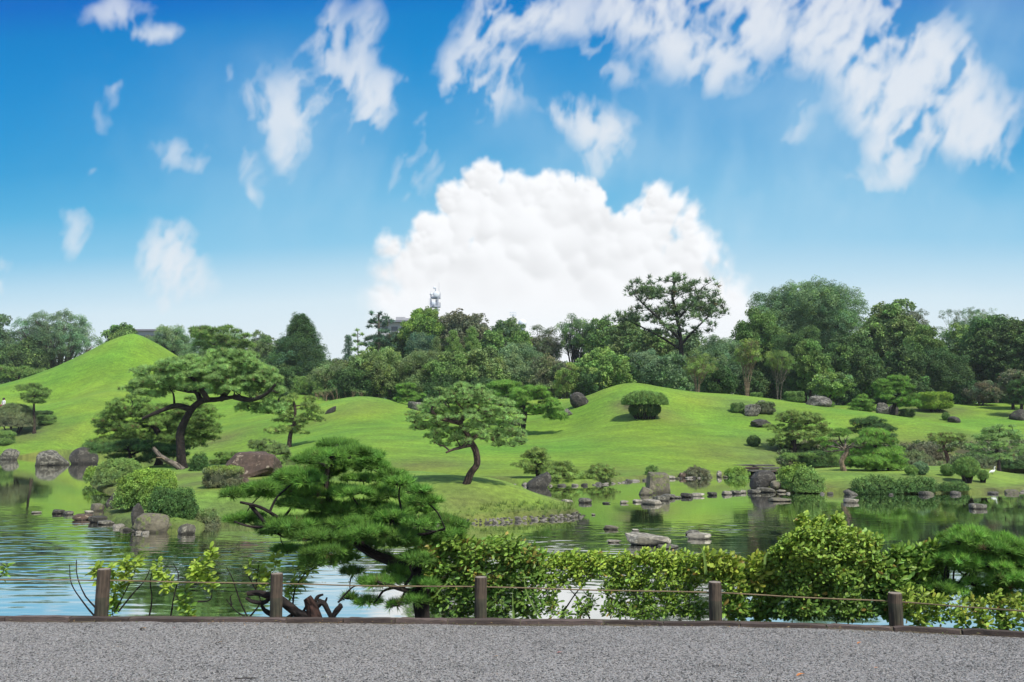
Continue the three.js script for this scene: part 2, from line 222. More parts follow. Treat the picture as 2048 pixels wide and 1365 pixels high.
const marks = [
  [0, 903, 73], [100, 903, 73], [-300, 903, 73], [0, 872, 77], [-300, 850, 80], [130, 852, 80], [60, 836, 84], [0, 803, 90], [300, 792, 88], [180, 792, 88], [200, 842, 79], [250, 885, 70], [420, 850, 74], [450, 900, 62], [430, 818, 84], [360, 870, 72],
  [262, 668, 105], [200, 690, 105], [130, 725, 105], [0, 770, 105], [-150, 800, 105], [340, 714, 105], [420, 760, 105],
  [574, 781, 92], [500, 778, 92], [625, 801, 94], [500, 858, 66], [520, 900, 55],
  [715, 793, 70], [640, 807, 71], [605, 822, 71], [780, 800, 71], [830, 814, 72], [870, 822, 74], [715, 806, 79], [640, 808, 80], [715, 828, 63], [715, 868, 54], [715, 905, 47], [850, 938, 42], [870, 900, 48], [870, 860, 57], [780, 840, 62], [600, 850, 65],
  [940, 812, 78], [1000, 842, 66], [1050, 880, 56], [1100, 930, 44], [1020, 930, 44], [1100, 955, 37.5], [1200, 955, 38], [1110, 799, 80], [1090, 830, 68], [1160, 850, 60],
  [1275, 766, 66], [1230, 773, 66], [1195, 785, 67], [1160, 797, 70], [1330, 776, 67], [1370, 783, 68], [1420, 788, 71], [1465, 788, 69], [1500, 793, 69], [1572, 802, 70], [1620, 808, 69], [1671, 816, 67], [1275, 782, 74], [1330, 790, 76], [1465, 796, 78], [1200, 795, 77],
  [1290, 835, 58], [1300, 870, 53], [1300, 905, 47], [1300, 938, 42], [1380, 838, 60], [1400, 870, 54], [1400, 905, 48], [1430, 935, 44], [1500, 838, 60], [1500, 868, 55], [1508, 892, 51], [1480, 918, 47], [1600, 850, 59], [1600, 885, 53], [1650, 872, 55],
  [1768, 828, 65], [1832, 837, 63], [1875, 850, 61], [1939, 860, 60], [1970, 867, 59], [2040, 876, 58],
  [1768, 838, 70], [1832, 846, 67.5], [1875, 858, 65], [1939, 868, 64], [1970, 874, 63], [2040, 882, 62], [1720, 832, 71],
  [1792, 826, 76], [1848, 815, 80], [1901, 812, 80], [1955, 816, 80], [2048, 812, 80], [1875, 843, 72], [1960, 848, 71], [2040, 844, 72], [1840, 834, 73],
  [1850, 884, 55], [1950, 886, 55], [2040, 882, 55], [1720, 870, 57], [1900, 924, 49.5], [1750, 922, 49.5], [2040, 924, 49.5], [2400, 924, 49.5], [2400, 884, 56], [2400, 815, 80],
  ...[-300, 100, 500, 900, 1300, 1700, 2100, 2400].flatMap((x) => [[x, 865 - 3.1 / 95 * F, 95], [x, 865 - 3.3 / 128 * F, 128]]),
].map(([px, py, d]) => { const p = at(px, py, d); return [p.x, p.z, p.y - cone(p.x, p.z)]; });
const plate = tps(marks);
const lerpBed = (s, top, w = 0.35) => lerp(-0.9, top, sstep(-w, w * 0.9, s));
function hMain(x, z) { const s = sMain(x, z); if (s < -1.2) return -0.9; const h = plate(x, z) + cone(x, z) + 0.11 * (fbm(x * 0.35, z * 0.55, 7, 3) - 0.5); return lerpBed(s, clamp(h, 0.16 + 0.07 * noise3(x * 0.9, z * 0.9, 2), 0.3 + 0.55 * Math.max(0, s) + 0.1 * noise3(x, z, 5))); }
function hIsle(x, z) { const s = sIsle(x, z); if (s < -1) return -0.9; return lerpBed(s, 0.12 + 0.52 * sstep(0, 2.6, s) + 0.16 * sstep(1, 6, s) + 0.22 * Math.exp(-(((x + 1.2) / 2.6) ** 2) - (((z + 24.5) / 2.4) ** 2)) + 0.1 * (fbm(x * 0.5, z * 0.5, 3, 3) - 0.5), 0.22); }
function hIslet(x, z) { const s = sIslet(x, z); if (s < -1) return -0.9; return lerpBed(s, 0.14 + 0.42 * sstep(0, 3.2, s) + 0.08 * (fbm(x * 0.5, z * 0.5, 8, 3) - 0.5), 0.22); }
const GRAVEL = 0.65;
const edgeLine = [[-900, 1238], [-300, 1238], [0, 1239], [400, 1241], [850, 1244], [1200, 1247], [1440, 1250], [1640, 1254], [1800, 1259], [1950, 1266], [2048, 1271], [2300, 1286], [2900, 1320]].map(([x, y]) => onLevel(x, y, GRAVEL));
function edgeZ(x) { for (let k = 1; k < edgeLine.length; k++) if (x <= edgeLine[k].x || k === edgeLine.length - 1) return lerp(edgeLine[k - 1].z, edgeLine[k].z, clamp((x - edgeLine[k - 1].x) / (edgeLine[k].x - edgeLine[k - 1].x))); }
function hNear(x, z) { const s = edgeZ(x) - z; return s < 0 ? GRAVEL : lerp(GRAVEL - 0.03, -0.9, sstep(0.25, 1.75 + 0.3 * fbm(x, 3, 1, 2), s)); }
const hAll = (x, z) => (z > -9 ? hNear(x, z) : Math.max(hMain(x, z), hIsle(x, z), hIslet(x, z)));
function groundAt(px, py, d0 = 9.2, d1 = 125) { const r = dirOf(px, py), k = 1 / -r.z; let p = null; for (let d = d0; d < d1; d += d * 0.004) { const x = r.x * k * d, y = EYE + r.y * k * d, h = Math.max(-0.02, hAll(x, -d)); if (y <= h) { p = V(x, h, -d); break; } } return p || at(px, py, d1); }
const placeOn = (px, py, d) => { const g = groundAt(px, py); return d && Math.abs(-g.z - d) > 9 ? groundUnder(px, d) : g; };
const groundUnder = (px, d) => { const p = at(px, 865, d); p.y = hAll(p.x, p.z); return p; };

// dry or bare patches: photograph direction, reach in metres, strength
const bare = [[1262, 812, 1.6, 0.9], [1300, 828, 2.2, 0.7], [1495, 815, 2.6, 0.55], [1455, 806, 2.5, 0.35], [1755, 822, 2.2, 0.8], [1865, 820, 3.0, 0.9], [1850, 832, 2, 0.5], [40, 866, 3.5, 0.75], [75, 855, 2.5, 0.5], [130, 870, 3, 0.3], [715, 815, 3.2, 0.28], [440, 880, 2.5, 0.55], [1700, 908, 4, 0.95], [1770, 906, 4, 1], [1850, 908, 4, 1], [1950, 906, 4, 1], [2040, 906, 5, 1], [1620, 908, 4, 0.9], [1730, 925, 3, 1], [1820, 925, 3, 1], [1900, 925, 3, 1], [1990, 925, 3, 1], [1540, 915, 3.5, 0.6], [1460, 912, 3, 0.35], [880, 930, 2.2, 0.5], [830, 935, 2, 0.6], [1000, 955, 1.8, 0.5], [1240, 945, 2, 0.35], [1330, 945, 2, 0.35], [2035, 832, 2, 0.6]].map(([x, y, r, s]) => [groundAt(x, y), r, s]);
const bareIsle = [[925, 1008, 1.1, 0.6], [905, 990, 0.8, 0.3], [960, 1010, 0.8, 0.5], [430, 965, 1.6, 0.6], [480, 970, 1.2, 0.6], [380, 950, 1.4, 0.6], [455, 1020, 1.0, 0.4], [230, 1030, 1.2, 0.6], [1640, 975, 1.0, 0.7], [1700, 975, 1.2, 0.5], [1860, 965, 1.3, 0.6], [1830, 972, 1.3, 0.6], [1945, 972, 1.3, 0.5]].map(([x, y, r, s]) => [groundAt(x, y), r, s]);
function landGeo(x0, x1, z0, z1, step, h, s, cut, patches, hue) {
  const nx = Math.round((x1 - x0) / step), nz = Math.round((z1 - z0) / step), id = new Int32Array((nx + 1) * (nz + 1)).fill(-1), P = [], C = [], U = [], I = [];
  const S = new Float32Array((nx + 1) * (nz + 1)); for (let j = 0; j <= nz; j++) for (let i = 0; i <= nx; i++) S[j * (nx + 1) + i] = s(x0 + i * step, z0 + j * step);
  const get = (i, j) => { const k = j * (nx + 1) + i; if (id[k] < 0) { const x = x0 + i * step, z = z0 + j * step, y = h(x, z); id[k] = P.length / 3; P.push(x, y, z); U.push(x / 26 + 0.3, z / 26);
    let b = 0; for (const [q, r, st] of patches) { const d2 = ((x - q.x) ** 2 + (z - q.z) ** 2) / (r * r); if (d2 < 5) b = Math.max(b, st * Math.exp(-d2)); }
    const edge = sstep(0.9, 0.05, S[k]) * 0.75; b = clamp(Math.max(b, edge) * (0.55 + 1.0 * fbm(x * 1.3, z * 1.3, 4, 3)));
    const v = fbm(x * 0.16, z * 0.22, 6, 4) - 0.5, w = fbm(x * 0.6, z * 0.9, 16, 3) - 0.5; const g = hue(v, w);
    const dk = sstep(0.7, 1, b); C.push(lerp(g[0], lerp(0.185, 0.115, dk), b), lerp(g[1], lerp(0.150, 0.100, dk), b), lerp(g[2], lerp(0.075, 0.052, dk), b)); } return id[k]; };
  for (let j = 0; j < nz; j++) for (let i = 0; i < nx; i++) { const k = j * (nx + 1) + i; if (Math.max(S[k], S[k + 1], S[k + nx + 1], S[k + nx + 2]) < cut) continue; const a = get(i, j), b = get(i + 1, j), c = get(i, j + 1), d = get(i + 1, j + 1); I.push(a, c, b, b, c, d); }
  const g = new THREE.BufferGeometry(); g.setAttribute('position', new THREE.Float32BufferAttribute(P, 3)); g.setAttribute('color', new THREE.Float32BufferAttribute(C, 3)); g.setAttribute('uv', new THREE.Float32BufferAttribute(U, 2)); g.setIndex(I); g.computeVertexNormals(); return g;
}
const lawnHue = (v, w) => [0.248 + v * 0.18 + w * 0.06, 0.372 + v * 0.11 + w * 0.07, 0.036 + v * 0.03];
const isleHue = (v, w) => [0.275 + v * 0.16 + w * 0.08, 0.37 + v * 0.12 + w * 0.06, 0.060 + v * 0.03];
struct('lawn_hills', landGeo(-100, 100, -135, -33, 0.5, hMain, sMain, -1.0, bare, lawnHue), lawnMat);
const isle = struct('pond_island', landGeo(-20, 4, -45, -17.5, 0.2, hIsle, sIsle, -0.7, bareIsle, isleHue), lawnMat);
const islet = struct('grass_islet', landGeo(7, 30, -44, -29, 0.25, hIslet, sIslet, -0.7, bareIsle, isleHue), lawnMat);
{ const g = new THREE.PlaneGeometry(3000, 1300, 1, 1); g.rotateX(-Math.PI / 2); g.translate(0, 4.9, -134 - 650); struct('far_ground', g, new THREE.MeshStandardMaterial({ color: new THREE.Color().setRGB(0.09, 0.12, 0.04), roughness: 1, bumpMap: rep(fineGrain, 300), bumpScale: 0.2 })); }

// ------------------------------------------------------------------ pond
{
  const x0 = -110, x1 = 110, N = 2048, zN = -7.4, zF = -95;
  // ripples run finer towards the near bank: rows of the relief are spaced by the logarithm of distance
  const gusts = [[40, 1075, 5.5, 4.5], [150, 1120, 4, 1.6], [360, 1112, 3.2, 1.2], [1060, 1100, 2.2, 1.6], [1150, 1140, 3, 1.2], [1420, 1060, 2.5, 1]].map(([x, y, a, b]) => [onLevel(x, y), a, b]);
  const breeze = (x, z) => { let s = 0; for (const [p, a, b] of gusts) s += Math.exp(-(((x - p.x) / a) ** 2) - ((z + p.z) / b) ** 2); return Math.min(1, s); };
  const bump = tex(N, (u, v) => {
    const z = -zN * Math.pow(zF / zN, v), x = (u - 0.5) * 2 * (4.5 + 0.66 * z);
    const patch = fbm(x * 0.16 + 9, z * 0.22, 3, 3), wind = (0.10 + 0.90 * sstep(0.44, 0.64, patch + 0.2 * sstep(22, 11, z) - 0.12 * sstep(24, 36, z))) * lerp(0.55, 0.45, sstep(12, 40, z)) + 4.5 * breeze(x, z);
    const a = Math.sin(z * 23 + 2.5 * fbm(x * 0.9, z * 0.7, 2, 2) * 6.28) * 0.5 + 0.5;
    const r1 = noise3(x * 1.9, z * 6.5, 4), r2 = noise3(x * 4.6 + z, z * 13, 7), r3 = noise3(x * 0.6, z * 1.6, 11);
    return grey(0.5 + wind * ((r1 - 0.5) * 0.55 + (r2 - 0.5) * 0.22 + (a - 0.5) * 0.06) + (r3 - 0.5) * 0.22 * lerp(1, 0.35, sstep(14, 40, z)));
  });
  bump.wrapS = bump.wrapT = THREE.ClampToEdgeWrapping;
  const P = [], U = [], I = [], nx = 60, nz = 60;
  for (let j = 0; j <= nz; j++) for (let i = 0; i <= nx; i++) { const v = j / nz, u = i / nx, z = -zN * Math.pow(zF / zN, v); P.push((u - 0.5) * 2 * (4.5 + 0.66 * z), 0, -z); U.push(u, v); }
  for (let j = 0; j < nz; j++) for (let i = 0; i < nx; i++) { const a = j * (nx + 1) + i; I.push(a, a + 1, a + nx + 1, a + 1, a + nx + 2, a + nx + 1); }
  const g = new THREE.BufferGeometry(); g.setAttribute('position', new THREE.Float32BufferAttribute(P, 3)); g.setAttribute('uv', new THREE.Float32BufferAttribute(U, 2)); g.setIndex(I); g.computeVertexNormals();
  struct('pond_water', g, new THREE.MeshPhysicalMaterial({ color: new THREE.Color().setRGB(0.80, 0.81, 0.77), metalness: 1, roughness: 0.04, bumpMap: bump, bumpScale: 0.0038 }));
}
// ------------------------------------------------------------------ gravel path and the near bank
{
  const gm = tex(1024, (u, v) => { const a = noise3(u * 256, v * 256, 1, 256), b = noise3(u * 128, v * 128, 5, 128), c = fbm(u * 6, v * 6, 9, 4, 6), t = noise3(u * 256 + 7, v * 256, 15, 256); let k = 0.39 + 0.26 * a + 0.06 * b + 0.08 * (c - 0.5); k *= a * b < 0.12 ? 0.5 : 1; return [k * lerp(1.0, 1.05, t), k * 0.99, k * lerp(1.02, 0.94, t)]; }, true);
  const gb = tex(1024, (u, v) => grey(0.6 * noise3(u * 256, v * 256, 1, 256) + 0.4 * noise3(u * 128, v * 128, 5, 128)));
  const mat = new THREE.MeshStandardMaterial({ map: gm, bumpMap: gb, bumpScale: 0.012, roughness: 1, color: new THREE.Color().setRGB(0.765, 0.785, 0.765) });
  const P = [], U = [], I = [], nx = 120, nz = 24;
  for (let j = 0; j <= nz; j++) for (let i = 0; i <= nx; i++) { const x = -9 + 18 * i / nx, z1 = edgeZ(x) + 0.0, z = lerp(z1, 14, (j / nz) ** 2.2), f = sstep(0.25, 0, z - z1); let y = GRAVEL - 0.02 * f + 0.012 * (fbm(x * 1.5, z * 1.5, 2, 3) - 0.5) + 0.014 * f * (fbm(x * 3, 1, 7, 3) - 0.5) * 2; P.push(x, y, z); U.push(x / 1.7, z / 1.7); }
  for (let j = 0; j < nz; j++) for (let i = 0; i < nx; i++) { const a = j * (nx + 1) + i; I.push(a, a + nx + 1, a + 1, a + 1, a + nx + 1, a + nx + 2); }
  const g = new THREE.BufferGeometry(); g.setAttribute('position', new THREE.Float32BufferAttribute(P, 3)); g.setAttribute('uv', new THREE.Float32BufferAttribute(U, 2)); g.setIndex(I); g.computeVertexNormals();
  const path = struct('gravel_path', g, mat);
  rnd = rngOf(31);
  const stones = [], cols = [], ico = new THREE.IcosahedronGeometry(1, 0);
  for (let k = 0; k < 52000; k++) { const z = -rr(4.8, 6.9), x = rr(-5.0, 5.0); if (z < edgeZ(x) + 0.015) continue; const s = rr(0.0028, 0.0062); stones.push(mat4(V(x, GRAVEL + 0.012 * (fbm(x * 1.5, z * 1.5, 2, 3) - 0.5) + s * 0.2 - 0.02 * sstep(0.25, 0, z - edgeZ(x)), z), facing(ballDir(), rr(0, 6)), V(s, s * 0.7, s * rr(0.8, 1.4)))); const c = rr(0.13, 0.34) * (rnd() < 0.12 ? 0.45 : 1), t = rr(-0.05, 0.06); cols.push(new THREE.Color().setRGB(c * (1 + t), c, c * (0.97 - t * 0.7))); }
  putMany('gravel', ico, new THREE.MeshStandardMaterial({ roughness: 0.95 }), stones, cols, path, true);
  const B = [], BU = [], BI = [], bx = 140, bz = 20;
  for (let j = 0; j <= bz; j++) for (let i = 0; i <= bx; i++) { const x = -10 + 20 * i / bx, z = edgeZ(x) - 0.02 - 2.3 * j / bz; B.push(x, hNear(x, z) + 0.03 * (fbm(x * 4, z * 4, 2, 3) - 0.5) - (j ? 0 : 0.05), z); BU.push(x, z); }
  for (let j = 0; j < bz; j++) for (let i = 0; i < bx; i++) { const a = j * (bx + 1) + i; BI.push(a, a + 1, a + bx + 1, a + 1, a + bx + 2, a + bx + 1); }
  const bg = new THREE.BufferGeometry(); bg.setAttribute('position', new THREE.Float32BufferAttribute(B, 3)); bg.setAttribute('uv', new THREE.Float32BufferAttribute(BU, 2)); bg.setIndex(BI); bg.computeVertexNormals();
  struct('pond_bank', bg, new THREE.MeshStandardMaterial({ color: new THREE.Color().setRGB(0.09, 0.075, 0.05), bumpMap: fineGrain, bumpScale: 0.05, roughness: 1 }));
}
// ------------------------------------------------------------------ bark, leaves, needles
const barkMap = (a, b, seed) => tex(256, (u, v) => { const r = Math.abs(fbm(u * 10, v * 5, seed, 4, 5) - 0.5) * 2, k = fbm(u * 20, v * 20, seed + 3, 3, 20); const t = clamp(r * 2.2) * 0.7 + k * 0.3; return a.map((c, i) => lerp(c, b[i], t)); }, true);
const barkBump = tex(256, (u, v) => grey(clamp(Math.abs(fbm(u * 10, v * 5, 4, 4, 5) - 0.5) * 4)));
const barks = {
  pine: new THREE.MeshStandardMaterial({ map: barkMap([0.10, 0.075, 0.065], [0.36, 0.29, 0.25], 4), bumpMap: barkBump, bumpScale: 0.03, roughness: 0.95 }),
  red: new THREE.MeshStandardMaterial({ map: barkMap([0.14, 0.09, 0.075], [0.44, 0.31, 0.26], 9), bumpMap: barkBump, bumpScale: 0.03, roughness: 0.95 }),
  grey: new THREE.MeshStandardMaterial({ map: barkMap([0.20, 0.18, 0.16], [0.52, 0.48, 0.43], 14), bumpMap: barkBump, bumpScale: 0.02, roughness: 0.95 }),
  pale: new THREE.MeshStandardMaterial({ map: barkMap([0.36, 0.30, 0.24], [0.62, 0.54, 0.45], 17), bumpMap: barkBump, bumpScale: 0.01, roughness: 0.9 }),
  dark: new THREE.MeshStandardMaterial({ map: barkMap([0.06, 0.05, 0.045], [0.22, 0.17, 0.15], 24), bumpMap: barkBump, bumpScale: 0.02, roughness: 0.95 }),
};
const leafMats = new Map();
function leafMat(through = 0.3, rough = 0.75) { const k = through + '|' + rough; if (!leafMats.has(k)) leafMats.set(k, new THREE.MeshPhysicalMaterial({ color: 0xffffff, roughness: rough, transmission: through, thickness: 0, specularIntensity: 0.35, side: THREE.DoubleSide })); return leafMats.get(k); }
function rawGeo(P, I) { const g = new THREE.BufferGeometry(); g.setAttribute('position', new THREE.Float32BufferAttribute(P, 3)); if (I) g.setIndex(I); g.computeVertexNormals(); return g; }
// a spray of pine needles round +y
function tuftGeo(n, w, lo, hi, len = 1) { const P = []; for (let k = 0; k < n; k++) { const th = lerp(lo, hi, Math.sqrt((k + 0.5) / n)), a = k * 2.39996 + rr(-0.3, 0.3), d = V(Math.sin(th) * Math.cos(a), Math.cos(th), Math.sin(th) * Math.sin(a)), L = len * rr(0.75, 1.1), s = V(-d.z, rr(-0.5, 0.5), d.x).normalize().multiplyScalar(w), o = rr(-0.25, 0.1); P.push(s.x, o + s.y, s.z, -s.x, o - s.y, -s.z, d.x * L, o + d.y * L, d.z * L); } return rawGeo(P); }
// a clump of small leaves within a unit ball
function clumpGeo(n, size, flat = 0.75) { const P = [], I = []; for (let k = 0; k < n; k++) { const c = ballDir().multiplyScalar(Math.cbrt(rr(0.05, 1))); c.y *= flat; const nrm = ballDir(); nrm.y = Math.abs(nrm.y) + 0.25; nrm.normalize(); const t = V().crossVectors(nrm, ballDir()).normalize(), b = V().crossVectors(nrm, t), s = size * rr(0.65, 1.25), o = P.length / 3;
  for (const [x, y, z] of [[-1, 0, 0], [0, 0.5, 0.12], [1, 0, 0], [0, -0.5, 0.12]]) P.push(c.x + (t.x * x + b.x * y + nrm.x * z) * s, c.y + (t.y * x + b.y * y + nrm.y * z) * s, c.z + (t.z * x + b.z * y + nrm.z * z) * s); I.push(o, o + 2, o + 1, o, o + 3, o + 2); } const g = rawGeo(P, I).toNonIndexed(); g.computeVertexNormals(); return g; }
rnd = rngOf(11);
const tuftNear = [0, 1, 2].map(() => tuftGeo(22, 0.05, 0.05, 1.2)), tuftMid = [0, 1].map(() => tuftGeo(16, 0.05, 0.1, 1.45)), tuftFar = tuftGeo(11, 0.10, 0.15, 1.5);
const clumps = { leaf: [clumpGeo(46, 0.26), clumpGeo(46, 0.26)], fine: [clumpGeo(60, 0.17), clumpGeo(60, 0.17)], big: [clumpGeo(30, 0.36), clumpGeo(30, 0.36)], shrub: [clumpGeo(26, 0.34), clumpGeo(26, 0.34)] };
// one obovate leaf, folded along its midrib, along +y from its stalk
const leafShape = (() => { const P = [], I = [], prof = [[0, 0], [0.25, 0.10], [0.5, 0.19], [0.75, 0.20], [0.92, 0.11], [1, 0]]; prof.forEach(([y, w]) => { const bend = -0.16 * y * y; P.push(-w, y, bend + w * 0.35, 0, y, bend, w, y, bend + w * 0.35); }); for (let k = 0; k < prof.length - 1; k++) { const a = k * 3; I.push(a, a + 1, a + 3, a + 1, a + 4, a + 3, a + 1, a + 2, a + 4, a + 2, a + 5, a + 4); } return rawGeo(P, I); })();
const rgb = (r, g, b) => new THREE.Color().setRGB(r, g, b);
const jitter = (c, v = 0.18, h = 0.08) => { const k = 1 + rr(-v, v), t = rr(-h, h); return new THREE.Color(c.r * k * (1 + t), c.g * k, c.b * k * (1 - t)); };
const tones = {
  tall: rgb(0.155, 0.245, 0.095),
  black: rgb(0.078, 0.158, 0.045), deep: rgb(0.088, 0.180, 0.048), pine: rgb(0.185, 0.310, 0.070), greyp: rgb(0.275, 0.440, 0.135), bright: rgb(0.190, 0.365, 0.060), yell: rgb(0.255, 0.370, 0.090), olive: rgb(0.205, 0.295, 0.100), brown: rgb(0.195, 0.188, 0.112),
  dark: rgb(0.088, 0.160, 0.050), mid: rgb(0.185, 0.310, 0.080), lime: rgb(0.260, 0.400, 0.050), grey: rgb(0.210, 0.330, 0.160), teal: rgb(0.095, 0.185, 0.110), camphor: rgb(0.215, 0.355, 0.085), dull: rgb(0.190, 0.210, 0.115),
};
// ------------------------------------------------------------------ pines
// spec: base [px, py], trunk [[px, py, depth offset]...], tr trunk radius (px), regs [[cx, cy, rx, ry, pads, pad radius px]...] or pads [[cx, cy, rx, ry, depth offset]...]
function pine(o) {
  rnd = rngOf(o.seed || Math.round(o.trunk[0][0] * 13 + o.trunk[0][1]));
  const [bx, by] = o.trunk[0], ground = o.d ? groundUnder(bx, o.d) : groundAt(bx, by), d = o.d || -ground.z, m = mpp(d);
  const root = thing('pine_tree', o.label, 'pine tree', ground, o.group), toLocal = (px, py, dz = 0) => at(px, py, d + dz).sub(ground);
  const wig = o.wig ?? 0.6;
  let tp = o.trunk.map(([x, y, z = 0], k) => (k ? toLocal(x, y, z) : V(0, -0.12, 0)));
  const L = tp.length, tr = o.tr * m, path = spline(tp, L * 5), rad = path.map((_, k) => tr * lerp(1, o.taper ?? 0.35, k / (path.length - 1)) * (k === 0 ? 1.35 : k === 1 ? 1.15 : 1));
  const bark = barks[o.bark || 'pine'], tm = new MB(); tm.tube(path, rad, o.near ? 12 : 8, 0.22); tm.build('trunk', bark, root);
  const nodes = path.map((p, k) => ({ p, r: rad[k], t: k / path.length })).filter((n) => n.t > (o.free ?? 0.3));
  for (const [r0, ...ps] of o.limbs || []) { const lp = spline(ps.map(([x, y, z = 0]) => toLocal(x, y, z)), ps.length * 4), lr = lp.map((_, k) => r0 * m * lerp(1, 0.4, k / (lp.length - 1))); new MB().tube(lp, lr, 8, 0.2).build('limb', bark, root); lp.forEach((p, k) => nodes.push({ p, r: lr[k], t: 0.5 })); }
  // pads of foliage
  const pads = (o.pads || []).map(([x, y, rx, ry, z = rr(-0.8, 0.8)]) => ({ c: toLocal(x, y, z), rx: rx * m, ry: ry * m, rz: rx * m * rr(0.7, 1) }));
  for (let [cx, cy, rx, ry, n, pr, deep = 0.9] of o.regs || []) {
    if (!o.near) { n = Math.round(n * 1.75); pr *= 0.74; }
    const got = [];
    for (let k = 0; k < n * 30 && got.length < n; k++) { const q = ballDir().multiplyScalar(Math.cbrt(rr(0.12, 1))); if (q.y < -0.75) continue; const p = toLocal(cx + q.x * rx, cy - q.y * ry).add(V(0, 0, q.z * rx * m * deep)); if (got.some((h) => Math.hypot(h.x - p.x, h.z - p.z) < pr * m * 0.95 && Math.abs(h.y - p.y) < pr * m * 0.42)) continue; got.push(p); const e = rr(0.7, 1.25); pads.push({ c: p, rx: pr * m * e, ry: pr * m * e * (o.near ? 1 : 1.3) * (o.flat ?? 0.42), rz: pr * m * e * rr(0.75, 1.05) }); }
  }
  const bm = new MB(), tipR = Math.max(0.25 * m, o.near ? 0.006 : 0.01);
  for (const q of pads) {                 // a bent limb to each pad from the nearest wood, then twigs inside the pad
    const foot = q.c.clone().add(V(0, -q.ry * 0.3, 0)); let best = null, bd = 1e9;
    for (const n of nodes) { const dd = n.p.distanceTo(foot) + Math.max(0, n.p.y - foot.y) * 0.8 - (n.limb ? 0 : 0.1); if (dd < bd) { bd = dd; best = n; } }
    const a = best.p, len = a.distanceTo(foot), midp = a.clone().lerp(foot, 0.5).add(V(rr(-1, 1), rr(-0.6, 0.9), rr(-1, 1)).multiplyScalar(len * 0.13 * wig * 1.6)), q1 = a.clone().lerp(foot, 0.78).add(V(rr(-1, 1), rr(-1, 0.3), rr(-1, 1)).multiplyScalar(len * 0.08 * wig * 1.6));
    const lp = spline([a, midp, q1, foot], 9), r0 = Math.min(best.r * 0.75, Math.max(tipR, tr * 0.10 + len * 0.03)), lr = lp.map((_, k) => lerp(r0, tipR * 1.1, k / 9));
    bm.tube(lp, lr, 6, 0.15, false); lp.forEach((p, k) => k > 3 && nodes.push({ p, r: lr[k] * 0.9, t: 0.6, limb: 1 }));
    for (let k = 0; k < (o.near ? 9 : 4); k++) { const w = rr(0, 6.28), e = q.c.clone().add(V(Math.cos(w) * q.rx * 0.8, q.ry * rr(0, 0.4), Math.sin(w) * q.rz * 0.8)); bm.tube(spline([foot, foot.clone().lerp(e, 0.5).add(V(0, -q.ry * 0.15, 0)), e], 4), [1, 0.9, 0.75, 0.6, 0.5].map((k2) => tipR * k2), 4, 0, false); }
  }
  if (!bm.empty) bm.build('branches', bark, root).userData.kind = 'stuff';
  const ts = (o.tuft || 6) * m, tone = tones[o.tone || 'pine'], groups = o.near ? tuftNear : o.far ? [tuftFar] : tuftMid, M = groups.map(() => []), C = groups.map(() => []);
  const dens = o.dens ?? 1;
  for (const q of pads) {
    const n = Math.ceil(dens * (o.near ? 6.5 : 4.2) * q.rx * q.rz * 3.14 / (ts * ts) ), pv = 1 + rr(-0.22, 0.22);
    for (let k = 0; k < n; k++) {
      const w = rr(0, 6.283), u = Math.sqrt(rnd()), h = Math.sqrt(1 - u * u * 0.96), top = rnd() < 0.82 ? rr(0.55, 1) : rr(-0.35, 0.5);
      const wob = 0.78 + 0.44 * noise3(Math.cos(w) * 1.6 + q.c.x * 3, Math.sin(w) * 1.6, q.c.y * 3); const p = V(q.c.x + Math.cos(w) * u * q.rx * wob * rr(0.9, 1.08), q.c.y + q.ry * h * top - q.ry * 0.25, q.c.z + Math.sin(w) * u * q.rz * wob * rr(0.9, 1.08));
      const lean = o.near ? 0.62 : 0.85, dir = V(Math.cos(w) * (u * lean + rr(-0.25, 0.25)), top > 0.5 ? rr(0.6, 1) : rr(-0.1, 0.5), Math.sin(w) * (u * lean + rr(-0.25, 0.25))).normalize();
      const g = k % groups.length; M[g].push(mat4(p, facing(dir, rr(0, 6.28)), ts * rr(0.75, 1.2)));
      const c = jitter(tone, 0.36, 0.1).multiplyScalar(pv); if (rnd() < (o.dry ?? 0.025)) c.setRGB(0.16, 0.12, 0.05); C[g].push(c);
    }
  }
  M.forEach((mm, g) => mm.length && putMany('needles', groups[g], leafMat(0.28, 0.8), mm, C[g], root, true));
  return root;
}
